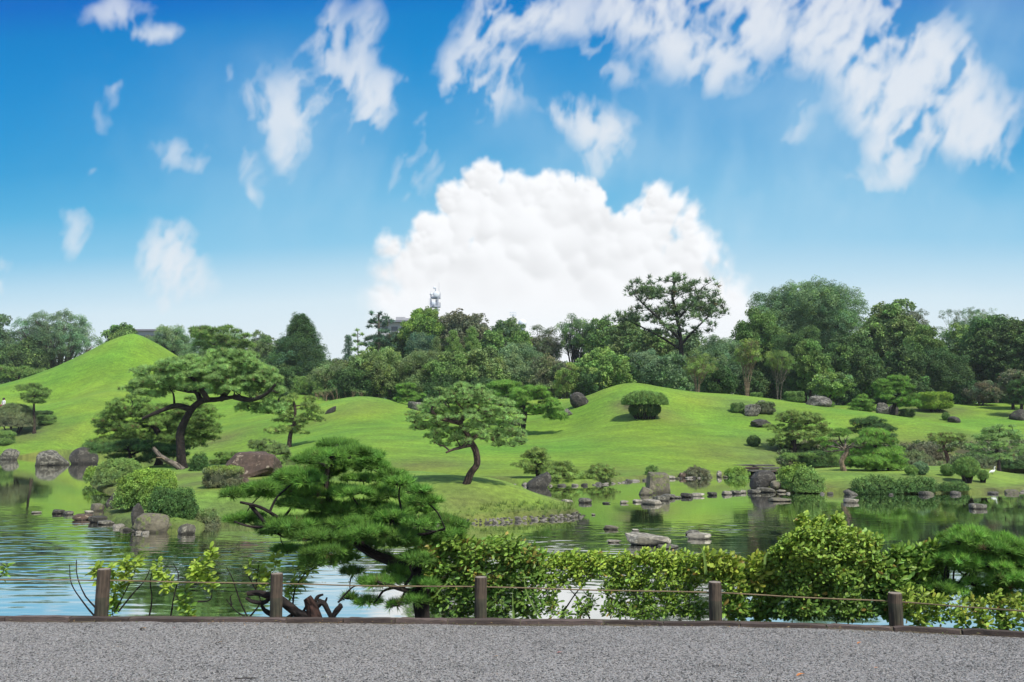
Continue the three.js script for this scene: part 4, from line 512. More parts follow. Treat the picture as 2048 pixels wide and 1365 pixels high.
// ------------------------------------------------------------------ the wood behind the lawn
const wood = (a) => a.forEach(([label, cx, top, bot, w, d, tone, more], k) => tree({ label, cx, top, bot, w, d, tone, leaf: ['leaf', 'fine', 'leaf', 'big', 'fine'][k % 5], clump: [7.5, 6.5, 8.5, 7, 8][k % 5], ...more }));
wood([
  // left
  ['dark tree cut by the left edge of the view beside the cone hill', -12, 622, 770, 96, 122, 'grey', { tone2: 'dark', airy: 0.25 }],
  ['tall airy grey-green tree with two bare trunks left of the cone hill', 112, 622, 735, 172, 124, 'grey', { airy: 0.42, lobes: 26, stems: 3, tr: 5, bark: 'grey', clump: 6, tone2: 'teal' }],
  ['low dense dark tree at the foot of the tall airy tree left', 48, 684, 775, 118, 120, 'dark', { tone2: 'mid' }],
  ['small round dark green tree right behind the summit of the cone hill', 246, 647, 720, 68, 132, 'mid', { tone2: 'camphor', clump: 5.5 }],
  ['grey-green airy tree right of the cone hill by the grey roof', 348, 648, 735, 92, 126, 'grey', { airy: 0.2, clump: 6, tone2: 'mid' }],
  ['brownish airy tree right of the cone hill below the grey roof', 305, 672, 730, 60, 130, 'dull', { airy: 0.2, clump: 5.5, tone2: 'grey' }],
  ['tall spreading olive tree behind the upper pine of the cone hill', 440, 650, 760, 130, 122, 'grey', { airy: 0.15, tone2: 'camphor' }],
  ['olive and brown tree just left of the dark pointed conifer', 525, 656, 770, 78, 112, 'olive', { airy: 0.2, clump: 6, tone2: 'dull' }],
  ['large dark blue-green conifer standing alone left of the cherry trees', 602, 632, 775, 140, 96, 'black', { shape: 'cone', lobes: 80, cat: 'conifer', name: 'conifer', fork: 0.1, tone2: 'teal', leaf: 'fine' }],
  ['thin small conifer between the dark conifer and the tall pine', 697, 672, 745, 34, 118, 'teal', { shape: 'cone', cat: 'conifer', name: 'conifer', lobes: 16, clump: 5, leaf: 'fine' }],
  ['dense dark tree below the spiky pine left of the office building', 800, 664, 735, 122, 118, 'dark', { tone2: 'teal' }],
  ['bluish weeping conifer in front of the office building', 838, 664, 735, 66, 112, 'teal', { shape: 'column', tone2: 'grey', leaf: 'fine', cat: 'conifer', name: 'conifer' }],
  ['bright green camphor tree right under the antenna tower', 850, 619, 725, 104, 116, 'camphor', { tone2: 'lime', lobes: 24, clump: 6.5 }],
  ['brown-tinged airy tree right of the bright camphor tree', 928, 622, 725, 124, 116, 'dull', { airy: 0.3, lobes: 26, clump: 6, tone2: 'brown' }],
  ['narrow olive conifer in front of the bright camphor tree', 873, 676, 740, 34, 104, 'olive', { shape: 'cone', lobes: 18, clump: 5, cat: 'conifer', name: 'conifer', leaf: 'fine' }],
  ['yellow-green pointed conifer, the smaller one of the pair below the brown tree', 907, 662, 740, 48, 104, 'camphor', { shape: 'cone', lobes: 22, clump: 5.5, cat: 'conifer', name: 'conifer', leaf: 'fine' }],
  ['yellow-green pointed conifer, the wider one of the pair below the brown tree', 945, 656, 740, 64, 105, 'camphor', { shape: 'cone', lobes: 24, clump: 5.5, cat: 'conifer', name: 'conifer', leaf: 'fine' }],
  ['dark green lobed tree in front of the floodlight mast', 1010, 630, 730, 82, 118, 'mid', { airy: 0.35, lobes: 18, tone2: 'teal', clump: 6 }],
  ['small dark tree between the brown tree and the floodlight mast', 985, 655, 735, 46, 112, 'mid', { tone2: 'camphor' }],
  ['dark brownish tree right of the white radome', 1085, 652, 745, 96, 118, 'dull', { airy: 0.15, tone2: 'dark', clump: 6 }],
  ['light green tree below the white radome', 1042, 662, 745, 52, 110, 'camphor', { tone2: 'mid' }],
  ['round-headed green tree with dark forked limbs against the sky', 1152, 627, 720, 82, 116, 'mid', { airy: 0.38, lobes: 18, stems: 5, tone2: 'teal', clump: 6.5 }],
  ['mid green tree between the round-headed tree and the tall pine', 1200, 638, 735, 74, 114, 'camphor', { airy: 0.1, tone2: 'grey' }],
  ['olive tree below the long left limbs of the tall pine', 1262, 640, 745, 104, 106, 'olive', { tone2: 'camphor' }],
  // cherry row
  ['dull olive cherry tree right of the dark conifer', 690, 700, 808, 120, 88, 'olive', { airy: 0.15, shape: 'flat', lobes: 30, tone2: 'dull' }],
  ['wide yellowish cherry tree behind the middle mound', 762, 694, 812, 140, 88, 'olive', { airy: 0.08, tone2: 'yell', lobes: 26 }],
  ['dark-based cherry tree behind the round pine with the flat boulder', 852, 690, 822, 130, 88, 'olive', { tone2: 'grey', lobes: 24 }],
  ['cherry tree behind the leaning island pine', 905, 700, 822, 110, 86, 'mid', { tone2: 'olive', lobes: 22 }],
  ['yellow-brown cherry tree behind the bright green mound pines', 968, 694, 815, 126, 88, 'olive', { tone2: 'yell', lobes: 24 }],
  ['grey-green cherry tree above the bright green mound pines', 1040, 692, 810, 126, 90, 'grey', { tone2: 'olive', lobes: 24 }],
  ['small brownish cherry tree above the black boulder', 1108, 712, 805, 96, 86, 'dull', { airy: 0.25, tone2: 'olive', lobes: 20 }],
  ['dense dark undergrowth tree between conifer and cherry trees', 640, 735, 800, 90, 96, 'dark', { tone2: 'mid' }],
  ['thin yellowish sapling beside the black boulder', 1132, 722, 805, 62, 82, 'yell', { airy: 0.55, stems: 4, tr: 1.6, bark: 'grey', lobes: 14, clump: 5 }],
  // right of centre
  ['bright green and rust bushy tree left of the right mound summit', 1208, 698, 800, 116, 84, 'camphor', { tone2: 'yell', lobes: 26, clump: 6.5 }],
  ['grey-green tree right behind the summit of the right mound', 1288, 700, 800, 112, 86, 'grey', { tone2: 'teal', lobes: 24 }],
  ['second grey-green tree right of the right mound summit', 1345, 706, 805, 90, 84, 'grey', { tone2: 'mid', lobes: 22 }],
  ['broad grey-leaved tree at the foot of the tall pine', 1432, 664, 800, 118, 88, 'grey', { tone2: 'mid', lobes: 26 }],
  ['grey-green tree hiding the foot of the tall pine trunk', 1372, 664, 790, 96, 100, 'grey', { tone2: 'mid' }],
  ['olive tree left below the tall pine crown', 1300, 662, 745, 90, 100, 'olive', { tone2: 'mid' }],
  ['pale-stemmed crape myrtle on the crest right of the mound', 1397, 702, 765, 66, 74, 'yell', { airy: 0.6, stems: 9, tr: 2.2, bark: 'pale', lobes: 14, clump: 4.5, tone2: 'dull', fork: 0 }],
  ['slender crape myrtle with yellow-orange leaves before the big tree', 1496, 676, 735, 62, 76, 'yell', { airy: 0.5, stems: 6, tr: 2.0, bark: 'pale', lobes: 12, clump: 4.5, tone2: 'brown' }],
  ['slender yellow-leaved sapling left of the clipped box bush', 1560, 695, 750, 62, 76, 'yell', { airy: 0.5, stems: 3, tr: 1.7, bark: 'grey', lobes: 12, clump: 4.5, tone2: 'olive' }],
  ['light green tree with drooping sprays behind the clipped box bush', 1622, 672, 800, 70, 80, 'mid', { airy: 0.1, tone2: 'camphor', shape: 'column', lobes: 22 }],
  ['pale green shrubby tree above the wide grey boulder', 1662, 742, 800, 78, 76, 'camphor', { airy: 0.15, lobes: 18, clump: 5.5, tone2: 'grey' }],
  ['huge spreading tree with the highest crown on the right', 1610, 562, 735, 240, 100, 'grey', { lobes: 44, airy: 0.28, tone2: 'camphor', tr: 8, clump: 7.5, dens: 1.25, bark: 'dark' }],
  ['dense dark tree filling the left flank of the huge tree', 1515, 610, 800, 124, 92, 'mid', { tone2: 'camphor', lobes: 28 }],
  ['dark evergreen below the middle of the huge tree', 1592, 652, 800, 120, 86, 'dark', { tone2: 'mid', lobes: 26 }],
  ['dark evergreen below the right flank of the huge tree', 1700, 662, 805, 136, 86, 'dark', { tone2: 'mid', lobes: 28 }],
  ['olive tree right of the huge tree with sunlit top', 1775, 596, 770, 140, 96, 'olive', { tone2: 'camphor', lobes: 30, airy: 0.3, dens: 1.2 }],
  ['thin-topped tree poking above the olive tree on the right', 1826, 602, 720, 72, 104, 'dull', { airy: 0.5, lobes: 16, clump: 5.5, tone2: 'grey' }],
  ['green tree right of the olive tree by the sky gap', 1842, 645, 790, 96, 90, 'mid', { tone2: 'camphor', lobes: 24 }],
  ['wispy half-bare tree in the sky gap on the right', 1945, 603, 720, 140, 106, 'grey', { airy: 0.9, lobes: 13, stems: 5, tr: 2.2, bark: 'grey', clump: 4.5, tone2: 'dull', dens: 0.9 }],
  ['light green tree below the wispy half-bare tree', 1920, 645, 770, 92, 98, 'camphor', { airy: 0.3, lobes: 20, tone2: 'grey' }],
  ['big dark evergreen at the right edge of the view', 2005, 632, 815, 170, 88, 'dark', { tone2: 'mid', lobes: 36 }],
  ['dark shady tree behind the big clipped dome bush', 1888, 690, 812, 112, 86, 'dark', { tone2: 'deep', lobes: 26 }],
  ['deep green tree behind the rounded pine on the right lawn', 1810, 690, 810, 90, 86, 'dark', { tone2: 'mid', lobes: 22 }],
  ['dark tree rising beyond the right edge of the view', 2105, 640, 815, 130, 84, 'dark', { lobes: 22 }],
  ['pale twiggy bush at the right wood edge near the dark evergreen', 1965, 762, 812, 90, 82, 'brown', { airy: 0.5, stems: 8, tr: 1.4, bark: 'grey', lobes: 16, clump: 4.5, tone2: 'grey', name: 'twiggy_bush', cat: 'bush' }],
  ['pinkish-brown leaved tree at the right edge above the lawn', 2030, 735, 800, 70, 78, 'brown', { airy: 0.3, lobes: 16, clump: 5, tone2: 'olive' }],
]);
{ // the far wood beyond, one dark mass
  rnd = rngOf(66); const M = [], C = [];
  for (let k = 0; k < 9000; k++) { const a = rr(-0.75, 0.75), d = rr(133, 150), x = Math.sin(a) * d * 1.15, z = -d - 2, hh = 6.2 + 4.2 * fbm(x * 0.05, 3, 1, 4), y = 5 + hh * Math.sqrt(rnd()); M.push(mat4(V(x, y, z), facing(ballDir(), rr(0, 6)), rr(0.7, 1.3))); C.push(jitter(rnd() < 0.5 ? tones.dark : tones.grey, 0.3)); }
  const w = putMany('far_wood', clumps.leaf[0], leafMat(0.3, 0.7), M, C, null, true); tag(w, 'distant mass of dark trees behind all the nearer trees', 'wood');
}
// undergrowth at the wood's foot: low evergreen shrubs standing side by side
[[560, 782, 60], [700, 790, 90], [820, 805, 80], [880, 808, 80], [960, 800, 90], [1040, 800, 80], [1180, 790, 70], [1260, 765, 80], [1330, 772, 80], [1440, 778, 80], [1500, 785, 70], [1540, 790, 70], [1580, 788, 60], [1690, 800, 70], [1740, 805, 70], [1830, 808, 70], [1920, 806, 80], [1990, 806, 90], [2070, 806, 90]].forEach(([x, y, w], k) => tree({ label: 'low dark shrub ' + ['left of the big dark conifer', 'behind the bare flat-topped azalea hedge', 'behind the layered pine with the flat boulder', 'behind the crown of the twisted island pine', 'above the left one of the bright mound pines', 'above the bright mound pine with the hanging branch', 'behind the left flank of the right mound', 'behind the summit of the right mound', 'just right of the right mound summit', 'below the broad grey-leaved tree', 'left of the small wood-edge clipped bush', 'behind the small wood-edge clipped bush', 'behind the clipped square bush', 'left of the small clipped cone pine', 'behind the small clipped cone pine', 'behind the boulders of the rounded lawn pine', 'right of the bright clipped dome bush', 'below the big dark evergreen at the right', 'at the right edge behind the far lawn'][k], group: 'shrubs along the foot of the wood', name: 'evergreen_shrub', cat: 'shrub', cx: x, top: y - 52, bot: y + 22, w, d: 82 + (k % 3) * 3, tone: k % 5 ? 'black' : 'dark', lobes: 12, seed: k }));
// pines in the wood
pine({ label: 'tall open pine with long rising limbs above the wood', d: 92, trunk: [[1363, 800], [1362, 690], [1355, 640], [1345, 590], [1350, 560]], tr: 5.5, taper: 0.3, free: 0.4, far: true, tone: 'tall', tuft: 9, flat: 0.8, wig: 0.35, dens: 0.5, bark: 'dark', seed: 8,
  limbs: [[3, [1362, 690], [1390, 660, 0.5], [1425, 625, 1]], [3, [1361, 680], [1320, 640, -0.5], [1270, 592, -1]], [2.5, [1362, 700], [1310, 668, 0.8], [1245, 636, 1.5]], [2.5, [1355, 640], [1385, 605, 0.5], [1405, 575, 1]]],
  regs: [[1330, 572, 70, 26, 22, 11], [1288, 588, 42, 18, 14, 10], [1402, 586, 46, 28, 16, 10], [1300, 636, 62, 24, 16, 11], [1246, 638, 36, 13, 10, 9], [1390, 640, 58, 38, 24, 11], [1426, 618, 30, 26, 10, 10], [1330, 655, 50, 28, 14, 11], [1320, 608, 48, 24, 10, 11], [1370, 610, 38, 32, 12, 11]] });
pine({ label: 'spiky blue-green pine left of the office building', d: 112, trunk: [[757, 800], [758, 690], [757, 640], [757, 625]], tr: 3.5, far: true, tone: 'teal', tuft: 7, flat: 0.5, wig: 0.3, dens: 0.8, bark: 'grey', regs: [[757, 645, 24, 24, 9, 9], [756, 680, 34, 20, 10, 11]] });
pine({ label: 'thin young pine with few whorls between conifer and spiky pine', d: 112, trunk: [[716, 800], [716, 720], [715, 660]], tr: 2, far: true, tone: 'greyp', tuft: 6, flat: 0.5, wig: 0.2, bark: 'grey', pads: [[715, 662, 5, 4, 0], [709, 672, 6, 3, 0], [722, 670, 6, 3, 0], [712, 684, 7, 3, 0.3], [722, 690, 7, 3, -0.3], [708, 700, 8, 4, 0], [724, 706, 7, 3, 0]] });
pine({ label: 'flat-topped pine on the slope right of the cone hill', d: 96, trunk: [[434, 790], [434, 725], [436, 700], [440, 680]], tr: 4.5, far: true, tone: 'pine', tuft: 7, flat: 0.4, dens: 1, bark: 'pine', limbs: [[3, [436, 705], [455, 692], [470, 680]]], regs: [[440, 668, 58, 14, 12, 17], [430, 690, 48, 14, 9, 15], [470, 690, 34, 12, 6, 14]] });
pine({ label: 'low spreading pine behind the left flank of the cone hill', d: 112, trunk: [[35, 800], [36, 760], [40, 745]], tr: 3, far: true, tone: 'pine', tuft: 6, regs: [[30, 746, 42, 12, 12, 15], [70, 745, 20, 6, 4, 10]] });
// ------------------------------------------------------------------ clipped pines of the garden
// auto pads: crown ellipse [cx, cy, rx, ry], tiers
pine({ label: 'big old leaning pine with curved dark trunk on the island', d: 35, trunk: [[368, 938], [361, 900], [360, 868], [370, 840], [386, 816], [404, 803], [432, 800], [468, 794]], tr: 10, taper: 0.42, free: 0.35, bark: 'dark', tone: 'greyp', tuft: 7.5, flat: 0.46, dens: 1.0, dry: 0.02,
  limbs: [[7, [384, 820, 0], [352, 812, -0.2], [322, 822, -0.4], [284, 838, -0.5]], [6, [402, 804, 0.2], [392, 785, 0.4], [372, 782, 0.7], [330, 772, 1], [296, 765, 1.2]], [6, [415, 802, -0.2], [404, 782, -0.4], [388, 760, -0.5], [372, 742, -0.8]], [6, [440, 800, 0], [460, 775, 0.6], [470, 750, 1], [480, 735, 1.2]], [6, [468, 794, 0], [500, 800, -0.4], [530, 790, -0.8], [550, 770, -1]], [4, [480, 796], [490, 808, 0.3], [498, 822, 0.5]]],
  regs: [[385, 735, 62, 20, 18, 22], [310, 755, 46, 24, 16, 19], [295, 782, 40, 16, 9, 17], [430, 750, 76, 30, 26, 21], [490, 745, 56, 34, 24, 20], [525, 772, 42, 36, 18, 19], [440, 775, 70, 14, 12, 18], [360, 765, 56, 18, 12, 19], [500, 815, 24, 12, 6, 14], [545, 815, 20, 20, 9, 13], [460, 712, 50, 12, 9, 18]] });
pine({ label: 'second pine of dark spreading tiers left of the leaning island pine', d: 39, trunk: [[318, 935], [322, 900], [318, 870], [300, 845], [282, 825], [262, 815]], tr: 8, bark: 'dark', tone: 'pine', tuft: 7, flat: 0.38, dens: 0.9,
  regs: [[252, 815, 42, 24, 15, 17], [252, 840, 50, 24, 14, 17], [225, 850, 36, 22, 14, 17], [300, 855, 64, 24, 20, 19], [330, 830, 44, 22, 11, 17], [390, 830, 46, 34, 20, 17], [400, 862, 40, 24, 14, 16], [225, 885, 46, 14, 12, 17], [300, 890, 66, 18, 18, 19], [370, 880, 44, 20, 12, 17]] });
pine({ label: 'low dark green pine of flat layers by the grey leaning log', d: 37, trunk: [[262, 945], [260, 915], [255, 895]], tr: 5, bark: 'dark', tone: 'deep', tuft: 7, flat: 0.34, regs: [[250, 895, 76, 12, 18, 20], [330, 905, 52, 14, 12, 18], [250, 918, 52, 12, 8, 17]] });
pine({ label: 'airy grey-green pine leaning over the channel, trunk bent twice', trunk: [[930, 969], [940, 948], [954, 928], [952, 905], [944, 888], [934, 868], [922, 846], [930, 830], [944, 812], [946, 796]], tr: 8, taper: 0.3, free: 0.42, bark: 'pine', tone: 'greyp', tuft: 7, flat: 0.5, dens: 0.78, dry: 0.03, seed: 5,
  limbs: [[5, [924, 848, 0], [900, 842, -0.2], [880, 838, -0.4], [862, 822, -0.6]], [4, [946, 890, 0], [920, 896, -0.3], [900, 902, -0.5], [892, 906, -0.6]], [5, [940, 880, 0.2], [965, 868, 0.4], [990, 862, 0.7], [1015, 868, 0.9]], [4, [934, 830, 0], [955, 822, 0.5], [975, 815, 0.9]], [4, [926, 840, 0], [905, 822, 0.5], [890, 808, 0.9]]],
  regs: [[930, 790, 60, 22, 20, 16], [895, 812, 54, 24, 16, 15], [862, 838, 50, 26, 18, 15], [975, 815, 50, 26, 16, 15], [1003, 848, 44, 30, 16, 15], [1015, 880, 38, 18, 11, 14], [962, 870, 58, 22, 15, 15], [905, 885, 40, 16, 8, 13], [930, 835, 64, 18, 14, 14], [880, 865, 34, 14, 7, 13]] });
// the bright pair on the mound
pine({ label: 'bright green pine with dark leaning stem and hanging right branch on the lawn', d: 58, trunk: [[1044, 850], [1049, 836], [1050, 822], [1046, 806], [1052, 790]], tr: 5.5, tone: 'bright', tuft: 6.5, flat: 0.34, dens: 1.1, bark: 'dark', regs: [[1060, 785, 40, 14, 9, 17], [1065, 806, 50, 14, 11, 17], [1048, 822, 42, 8, 6, 15], [1112, 832, 20, 14, 5, 14], [1098, 815, 26, 14, 5, 14]] });
pine({ label: 'bright green pine half hidden left of the hanging-branch pine', d: 63, trunk: [[1010, 836], [1008, 815], [1012, 790]], tr: 4.5, tone: 'bright', tuft: 6, flat: 0.34, dens: 1.1, bark: 'dark', regs: [[1012, 772, 34, 10, 8, 15], [1012, 790, 40, 12, 9, 16], [1005, 808, 32, 8, 5, 13]] });
pine({ label: 'bright pine of neat flat layers beside the flat boulder on the mound', d: 70, trunk: [[820, 808], [818, 795], [812, 780]], tr: 3, tone: 'bright', tuft: 5, flat: 0.34, dens: 1.1, regs: [[810, 773, 16, 7, 4, 11], [808, 786, 22, 8, 6, 12], [832, 792, 18, 7, 4, 11], [815, 800, 26, 6, 5, 11]] });
pine({ label: 'small pine with straight brown stem on the lawn behind the brown boulder', d: 52, trunk: [[578, 897], [581, 870], [588, 845], [590, 820], [586, 800]], tr: 5, taper: 0.4, tone: 'yell', tuft: 6, flat: 0.4, dens: 0.9, free: 0.4, bark: 'pine', regs: [[592, 806, 30, 16, 7, 14], [562, 826, 32, 18, 7, 14], [620, 828, 30, 22, 8, 14], [580, 848, 40, 14, 7, 14], [556, 862, 26, 8, 4, 12], [598, 866, 22, 6, 3, 11]] });
pine({ label: 'small round-topped pine beside box bushes on the far left lawn', d: 78, trunk: [[68, 832], [67, 808], [68, 788]], tr: 3, tone: 'pine', tuft: 5, flat: 0.36, regs: [[60, 774, 18, 7, 4, 12], [66, 786, 32, 10, 9, 13], [70, 800, 28, 8, 7, 12]] });
// behind the middle mound
for (const [x, y, w, h, lab] of [[601, 788, 44, 34, 'leftmost'], [627, 786, 34, 30, 'middle'], [657, 784, 30, 20, 'rightmost']]) bush({ px: x, py: y, d: 92, w, h, sh: 'dome', tone: 'mid', top: 'camphor', leaf: 2, label: `${lab} of three low clipped bushes on the crest before the dark conifer` });
// pines of the right side
pine({ label: 'broad rounded pine of open twigs on the bank above the stone bridge', d: 50, trunk: [[1587, 905], [1588, 880], [1590, 862]], tr: 7, taper: 0.6, bark: 'dark', tone: 'yell', tuft: 5, flat: 0.4, dens: 1, dry: 0.06, regs: [[1595, 838, 46, 14, 14, 14], [1565, 855, 34, 20, 11, 13], [1625, 855, 38, 20, 12, 13], [1600, 872, 60, 16, 14, 13], [1560, 885, 26, 14, 6, 12], [1640, 890, 40, 12, 8, 12]] });
pine({ label: 'low dark spreading pine under the broad rounded pine', d: 47.5, trunk: [[1620, 925], [1622, 912], [1630, 905]], tr: 4, bark: 'dark', tone: 'pine', tuft: 5.5, flat: 0.35, regs: [[1615, 918, 60, 10, 12, 15], [1660, 915, 36, 10, 6, 14]] });
pine({ label: 'front pine of bright stacked cushions on the grass islet', d: 36, trunk: [[1747, 953], [1750, 935], [1750, 910], [1752, 885], [1750, 870]], tr: 6, tone: 'bright', tuft: 6, flat: 0.5, dens: 1.25, bark: 'dark', limbs: [[3.5, [1757, 925], [1772, 930, -0.2], [1780, 945, -0.3], [1790, 950, -0.3]]], pads: [[1750, 868, 32, 15, 0], [1732, 884, 28, 13, -0.3], [1772, 884, 24, 12, 0.2], [1722, 905, 32, 13, 0.2], [1766, 908, 39, 15, -0.2], [1790, 900, 19, 10, 0.5], [1716, 922, 28, 12, -0.3], [1742, 922, 35, 14, -0.5], [1780, 920, 32, 13, 0.3], [1750, 926, 32, 12, 0.7], [1760, 934, 43, 12, -0.2], [1802, 934, 19, 9, 0], [1715, 931, 24, 9, 0.5], [1745, 898, 26, 12, 0.6], [1820, 945, 13, 7, 0]] });
pine({ label: 'dark stacked pine standing right behind the islet cushions pine', d: 48, trunk: [[1752, 905], [1752, 880], [1750, 850]], tr: 4.5, tone: 'deep', tuft: 5.5, flat: 0.42, dens: 1.2, bark: 'dark', regs: [[1745, 846, 30, 8, 6, 15], [1745, 860, 40, 10, 9, 15], [1752, 874, 40, 8, 7, 14], [1775, 880, 16, 12, 3, 11]] });
pine({ label: 'slim pine with few flat pads left of the islet pines', d: 45, trunk: [[1690, 925], [1688, 895], [1680, 880], [1678, 868]], tr: 2.6, tone: 'bright', tuft: 5, flat: 0.34, dens: 1, pads: [[1684, 862, 16, 6, 0], [1672, 872, 15, 6, 0.3], [1695, 868, 12, 5, -0.3], [1645, 880, 14, 6, 0], [1660, 890, 18, 6, 0.4], [1700, 885, 18, 6, 0.3], [1672, 902, 22, 7, 0], [1705, 900, 16, 6, -0.3]] });
pine({ label: 'umbrella-shaped pale pine with leaning stem on the right bank', d: 45, trunk: [[1898, 930], [1894, 910], [1888, 896], [1893, 884]], tr: 4.5, tone: 'yell', tuft: 5, flat: 0.34, dens: 0.8, bark: 'red', dry: 0.12, regs: [[1893, 876, 34, 10, 12, 13], [1868, 886, 18, 6, 3, 11], [1915, 884, 18, 6, 3, 11], [1905, 903, 22, 5, 3, 10]] });
pine({ label: 'round-headed pine with several tiers near the right edge', d: 44, trunk: [[1996, 928], [1995, 900], [1994, 880], [2000, 868]], tr: 4.5, tone: 'greyp', tuft: 5, flat: 0.36, dens: 0.85, bark: 'dark', regs: [[2000, 862, 34, 12, 11, 13], [1980, 876, 26, 8, 5, 12], [2022, 874, 20, 8, 5, 12], [1975, 892, 36, 8, 6, 12], [1985, 912, 50, 10, 10, 13], [2035, 900, 22, 14, 5, 12]] });
pine({ label: 'rounded pine in front of dark boulders on the far right lawn', d: 72, trunk: [[1786, 828], [1790, 810], [1796, 790]], tr: 6, tone: 'bright', tuft: 5.5, flat: 0.38, dens: 1.2, bark: 'dark', regs: [[1795, 762, 20, 7, 5, 14], [1788, 775, 34, 10, 9, 14], [1790, 792, 38, 10, 10, 14], [1800, 806, 38, 8, 7, 13], [1765, 768, 16, 8, 4, 12], [1828, 810, 12, 8, 3, 10]] });
pine({ label: 'small clipped cone pine left of the rounded lawn pine', d: 66, trunk: [[1724, 830], [1724, 812], [1725, 798]], tr: 3.5, tone: 'bright', tuft: 4.5, flat: 0.4, dens: 1.25, bark: 'dark', pads: [[1726, 794, 10, 6, 0], [1720, 802, 15, 6, -0.3], [1733, 803, 13, 6, 0.3], [1714, 810, 17, 6, 0.2], [1734, 811, 16, 6, -0.2], [1724, 813, 18, 6, 0.5], [1712, 819, 15, 6, -0.2], [1738, 820, 17, 6, 0], [1725, 823, 20, 6, 0.3]] });
pine({ label: 'dark pine cut by the right edge above the lawn', d: 74, trunk: [[2046, 820], [2044, 790], [2042, 765]], tr: 4, tone: 'deep', tuft: 5.5, flat: 0.4, regs: [[2042, 775, 22, 18, 10, 13], [2044, 800, 24, 12, 7, 13]] });
// shore pines below the right mound
pine({ label: 'low yellowish pine above the pointed dark rock on the far shore', d: 37, trunk: [[1075, 968], [1074, 940], [1068, 915]], tr: 4.5, tone: 'yell', tuft: 5.5, flat: 0.4, dens: 1, bark: 'dark', regs: [[1072, 908, 26, 12, 8, 13], [1068, 930, 38, 14, 11, 14], [1090, 940, 34, 14, 9, 13]] });
pine({ label: 'low spreading pine hanging towards the water right of the pointed rock', d: 36, trunk: [[1122, 968], [1122, 948], [1120, 935]], tr: 4, tone: 'yell', tuft: 5.5, flat: 0.4, dens: 1, bark: 'dark', regs: [[1122, 934, 26, 8, 7, 13], [1122, 950, 42, 10, 12, 13], [1150, 958, 20, 8, 5, 11], [1105, 962, 26, 6, 5, 11]] });
pine({ label: 'small dome-shaped olive pine on the far shore below the mound', d: 36.5, trunk: [[1204, 967], [1204, 952], [1204, 942]], tr: 3, tone: 'yell', tuft: 5, flat: 0.4, dens: 1, bark: 'dark', dry: 0.1, regs: [[1204, 938, 24, 8, 7, 11], [1203, 950, 34, 9, 11, 12]] });
pine({ label: 'low olive pine behind the brown boulder on the island', d: 40, trunk: [[545, 935], [543, 915], [538, 900]], tr: 3.5, tone: 'olive', tuft: 5.5, flat: 0.4, dens: 0.95, regs: [[530, 890, 28, 10, 8, 13], [548, 904, 34, 10, 9, 13], [566, 922, 22, 10, 5, 11]] });
pine({ label: 'small green pine shrub between the leaning pine and the brown boulder', d: 40, trunk: [[455, 935], [455, 922], [455, 915]], tr: 2.5, tone: 'pine', tuft: 5, flat: 0.4, dens: 1, regs: [[456, 914, 24, 8, 8, 11], [452, 926, 26, 7, 6, 11]] });
